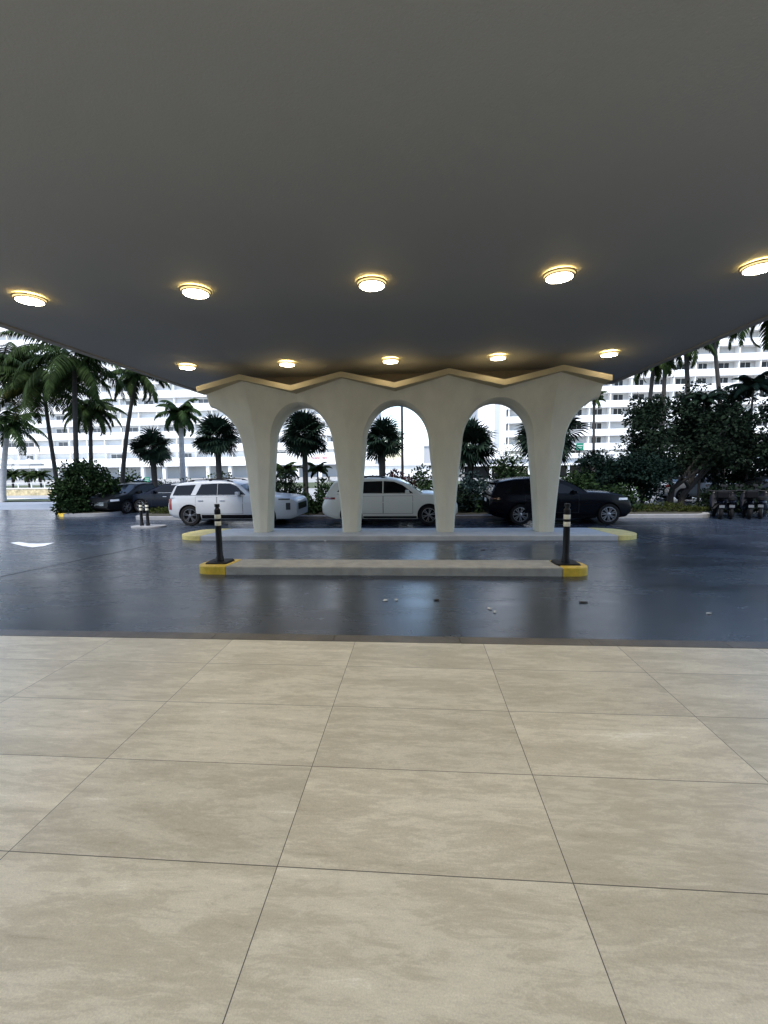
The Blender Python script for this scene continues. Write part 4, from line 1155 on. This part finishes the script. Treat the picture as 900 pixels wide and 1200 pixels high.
suv = dict(L=4.95, W=1.96, r=.385, wheels=(.86, 3.76), paint='pwhite', belt=1.15, tumble=.24, crown=.05,
    bot=[(0, .42), (.15, .33), (.5, .26), (4.3, .25), (4.75, .26), (4.95, .34)],
    ends=(.10, .5, .13, .7),
    top=[(0, .86), (.02, .98), (.08, 1.09), (.3, 1.14), (1.5, 1.145), (3.2, 1.15), (3.7, 1.13), (4.3, 1.085), (4.7, 1.03), (4.86, .98), (4.92, .92), (4.95, .80)],
    roof=[(.12, 1.12), (.2, 1.40), (.27, 1.53), (.45, 1.61), (.9, 1.675), (1.5, 1.695), (2.1, 1.685), (2.5, 1.65), (2.75, 1.575), (3.35, 1.13)],
    glass=[[(.22, 1.175), (.92, 1.175), (1.10, 1.56), (.36, 1.53)], [(1.12, 1.175), (1.945, 1.175), (1.945, 1.60), (1.32, 1.575)], [(1.96, 1.175), (3.04, 1.175), (2.68, 1.50), (2.42, 1.595), (1.96, 1.60)]],
    ws=(2.82, 3.26), rw=(.15, .30), doors=[(1.12, 1.93), (1.96, 2.93)], door_z=(.47, 1.10), handle='chrome', trim_line=1.175, mirror=(2.80, 1.22),
    lamps_front=[(4.3, 4.72, .965, 1.02, 'headd'), (4.58, 4.74, .60, .86, 'headd')], lamps_rear=[(.03, .16, .62, 1.04, 'taill')], grille=(.58, .96), grille_w=.62, bars=True, rails=(.75, 2.5, .05), spoiler=(.22, 1.56), rim='rim', spokes=5, arch='pwhite', clad=.17)
cross = dict(L=4.98, W=1.95, r=.375, wheels=(1.08, 3.93), paint='pcream', belt=1.14, tumble=.27, crown=.06,
    bot=[(0, .45), (.12, .36), (.5, .25), (4.4, .24), (4.8, .28), (4.98, .42)],
    top=[(0, .74), (.02, .86), (.08, 1.0), (.16, 1.09), (.5, 1.13), (1.6, 1.135), (3.3, 1.16), (3.9, 1.165), (4.4, 1.10), (4.75, .99), (4.92, .86), (4.98, .70)],
    ends=(.12, .6, .24, 1.2),
    roof=[(.14, 1.11), (.32, 1.44), (.42, 1.60), (.62, 1.665), (1.2, 1.735), (1.76, 1.75), (2.4, 1.725), (2.8, 1.655), (3.2, 1.48), (3.78, 1.12)],
    glass=[[(.56, 1.25), (1.26, 1.19), (1.26, 1.60), (.92, 1.57)], [(1.30, 1.19), (2.24, 1.185), (2.24, 1.625), (1.30, 1.60)], [(2.28, 1.185), (3.36, 1.185), (2.98, 1.47), (2.66, 1.60), (2.28, 1.625)]],
    ws=(2.95, 3.70), rw=(.17, .40), doors=[(1.32, 2.25), (2.28, 3.34)], door_z=(.45, 1.08), handle='pcream', trim_line=1.185, trim_mat='chrome', mirror=(3.16, 1.23),
    lamps_front=[(4.45, 4.84, .82, .93, 'headl'), (4.7, 4.88, .50, .60, 'headd')], lamps_rear=[(.03, .50, .97, 1.05, 'taill')], grille=(.52, .84), bars=True, spoiler=(.36, 1.62), rim='rim_l', spokes=6, arch='pcream', clad=.1, rails=(.8, 2.4, .035))
coupe = dict(L=4.95, W=2.0, r=.375, wheels=(1.08, 4.13), paint='pblack', belt=1.10, tumble=.29, crown=.06,
    bot=[(0, .42), (.12, .34), (.5, .25), (4.4, .24), (4.8, .28), (4.95, .40)],
    top=[(0, .80), (.02, .92), (.06, 1.0), (.4, 1.085), (1.6, 1.095), (3.1, 1.14), (3.6, 1.155), (4.2, 1.115), (4.6, 1.045), (4.82, .96), (4.91, .86), (4.95, .72)],
    ends=(.12, .6, .20, 1.1),
    roof=[(.05, 1.06), (.16, 1.36), (.26, 1.54), (.8, 1.635), (1.5, 1.68), (2.1, 1.67), (2.6, 1.60), (3.0, 1.40), (3.5, 1.09)],
    glass=[[(.50, 1.15), (1.16, 1.13), (1.16, 1.505), (.86, 1.48)], [(1.2, 1.13), (2.08, 1.13), (2.08, 1.52), (1.2, 1.51)], [(2.12, 1.13), (3.10, 1.13), (2.78, 1.36), (2.42, 1.49), (2.12, 1.52)]],
    ws=(2.66, 3.42), rw=(.08, .26), doors=[(1.24, 2.08), (2.12, 3.08)], door_z=(.45, 1.06), handle='pblack', trim_line=1.125, trim_mat='clad', mirror=(2.92, 1.18),
    lamps_front=[(4.46, 4.80, .88, .955, 'headl')], lamps_rear=[(.02, .36, .93, .99, 'taild')], grille=(.52, .84), spoiler=(.22, 1.515), rim='rim_l', spokes=7, arch='pblack', clad=.1)
sedan = dict(L=4.75, W=1.84, r=.33, wheels=(.95, 3.75), paint='pnavy', belt=.96, tumble=.36, crown=.04,
    bot=[(0, .40), (.15, .30), (.5, .21), (4.2, .20), (4.6, .25), (4.75, .36)],
    top=[(0, .74), (.03, .92), (.1, .99), (.6, 1.0), (1.2, .96), (3.2, .98), (3.6, .97), (4.2, .88), (4.55, .80), (4.7, .72), (4.75, .60)],
    roof=[(.75, .95), (1.35, 1.31), (1.8, 1.42), (2.3, 1.44), (2.7, 1.39), (3.65, .94)],
    glass=[[(1.05, 1.01), (1.35, 1.01), (1.40, 1.24)], [(1.39, 1.01), (2.2, 1.01), (2.2, 1.34), (1.75, 1.33), (1.44, 1.25)], [(2.24, 1.01), (3.15, 1.01), (2.6, 1.32), (2.24, 1.34)]],
    ws=(2.82, 3.58), rw=(.82, 1.30), doors=[(1.25, 2.2), (2.23, 3.15)], door_z=(.38, .93), handle='chrome', mirror=(3.0, 1.04), trim_line=1.01,
    lamps_front=[(4.2, 4.62, .66, .75, 'headl')], lamps_rear=[(.03, .4, .78, .9, 'taill')], grille=(.42, .66), bars=True, rim='rim_l', spokes=6, arch='pnavy', clad=.08, ws_mat='glass_c')
def car_at(pxl, pxr, spec): return (xat(pxl, 15.75, 605)+xat(pxr, 15.75, 605))/2
CY_ = 15.75+.98; gc = 'cars parked in a row behind the arcade'
make_car('parked_suv', 'boxy white three row SUV with roof rails parked behind the first column', suv, (car_at(190, 353.5, suv), CY_, FLAT), 0, gc)
make_car('parked_crossover', 'cream white crossover with curved roof parked behind the two middle columns', cross, (car_at(374.5, 540, cross), CY_, FLAT), 0, gc)
make_car('parked_black_car', 'glossy black crossover with sloping nose parked behind the last column', coupe, (car_at(572, 744, coupe), CY_, FLAT), 0, gc)
gs = 'dark cars parked beyond the planted bed'
make_car('parked_sedan', 'dark blue sedan facing left just behind the tail of the boxy white SUV', dict(sedan), (xat(138, 20.6)+2.37, 21.6, FLAT), math.pi, gs)
make_car('parked_sedan', 'dark grey sedan nose out beside the round bush on the corner island', dict(sedan, paint='pgrey', arch='pgrey', ws_mat='glass'), (xat(133, 20.3)-.1, 21.9, FLAT), rad(-100), gs)
make_car('parked_sedan', 'white sedan far behind the dark blue sedan under the loose olive shrub', dict(sedan, paint='pwhite', arch='pwhite', ws_mat='glass'), (xat(160, 29), 30, FLAT), rad(-75), gs)
make_car('parked_sedan', 'white sedan seen through the gap left of the scooters', dict(sedan, paint='pwhite', arch='pwhite', ws_mat='glass'), (xat(834, 25.5), 26.5, FLAT), 0, gs)
make_car('parked_sedan', 'dark sedan at the right edge behind the scooters', dict(sedan, paint='pgrey', arch='pgrey', ws_mat='glass'), (xat(915, 20), 20.6, FLAT), rad(180), gs)

def scooter(x, y, rz, label, top_box=True):
    t = thing('motor_scooter', label, 'scooter', (x, y, FLAT), rz, 'dark scooters parked by the right trees')
    for wx_ in (-.62, .62):
        b = MB(); b.lathe([(.15, -.05), (.24, -.055), (.275, -.02), (.275, .02), (.24, .055), (.15, .05)], (wx_, 0, .276), 24, 'y'); w_ = b.build('wheel', 'tyre', t, 40, fix=True)
        b = MB(); b.lathe([(.02, -.058), (.155, -.045), (.155, .045), (.02, .058)], (wx_, 0, .276), 16, 'y'); b.build('rim', 'rim', w_, fix=True)
    b = MB()    # body shell: tail, floor board, leg shield as one lofted tube
    sec = [(-.85, .62, .05, .04), (-.7, .62, .14, .12), (-.4, .56, .17, .17), (-.1, .42, .16, .12), (.1, .32, .16, .06), (.3, .34, .17, .06), (.44, .56, .2, .10), (.52, .8, .17, .1), (.56, .92, .10, .05)]
    vs, fs = [], []; n = 12
    for (x_, z_, wy_, wz_) in sec:
        for k in range(n): a = 2*math.pi*k/n; vs.append((x_, wy_*math.cos(a), z_+wz_*math.sin(a)))
    for i in range(len(sec)-1):
        for k in range(n): fs.append((i*n+k, (i+1)*n+k, (i+1)*n+(k+1) % n, i*n+(k+1) % n))
    fs += [tuple(range(n)), tuple((len(sec)-1)*n+k for k in reversed(range(n)))]
    b.add(vs, fs); b.build('body', 'pblack', t, 50, fix=True)
    b = MB(); b.lathe([(.30, 0), (.285, .08), (.2, .11)], (0, 0, 0), 20); sv = [(x_*1.35-.38, y_*.55, z_+.72) for x_, y_, z_ in b.v]; b.v = sv; b.build('seat', 'seat', t, 50)
    b = MB(); b.tube([(.62, .0, .28), (.55, 0, .7), (.47, 0, 1.0)], .035, 8); b.build('fork', 'steel', t)
    b = MB(); b.tube([(.36, -.29, 1.04), (.44, -.2, 1.02), (.47, 0, 1.0), (.44, .2, 1.02), (.36, .29, 1.04)], .02, 8); b.build('handlebar', 'steel', t)
    for s in (-1, 1):
        b = MB(); b.tube([(.42, s*.26, 1.02), (.43, s*.3, 1.2)], .008, 6); b.lathe([(.01, -.012), (.055, -.01), (.055, .01), (.01, .012)], (.42, s*.3, 1.22), 12, 'x'); b.build('mirror', 'steel', t)
    b = MB(); b.lathe([(.02, 0), (.075, .01), (.08, .06)], (0, 0, 0), 14, 'x'); b.v = [(.70-x_, y_, z_+.86) for x_, y_, z_ in b.v]; b.build('headlight', 'headl', t, fix=True)
    if top_box:
        b = MB(); b.box(-.98, -.64, -.18, .18, .80, 1.08); bevel(b.build('top_box', 'clad', t), .05, 3)
    b = MB(); b.box(-.9, -.87, -.08, .08, .45, .55); b.build('number_plate', 'glass_pale', t)
for px, rz, lab, tb in ((840, 66, 'dark scooter with top box, the one at the left end by the kerb tip', True), (856, 58, 'dark scooter without box, second from the kerb tip', False), (875, 62, 'dark scooter with top box standing alone in the middle of the row', True), (893, 50, 'dark scooter at the picture edge before the dark sedan', False)):
    scooter(xat(px, 17.9, 600), 17.9, rad(rz), lab, tb)
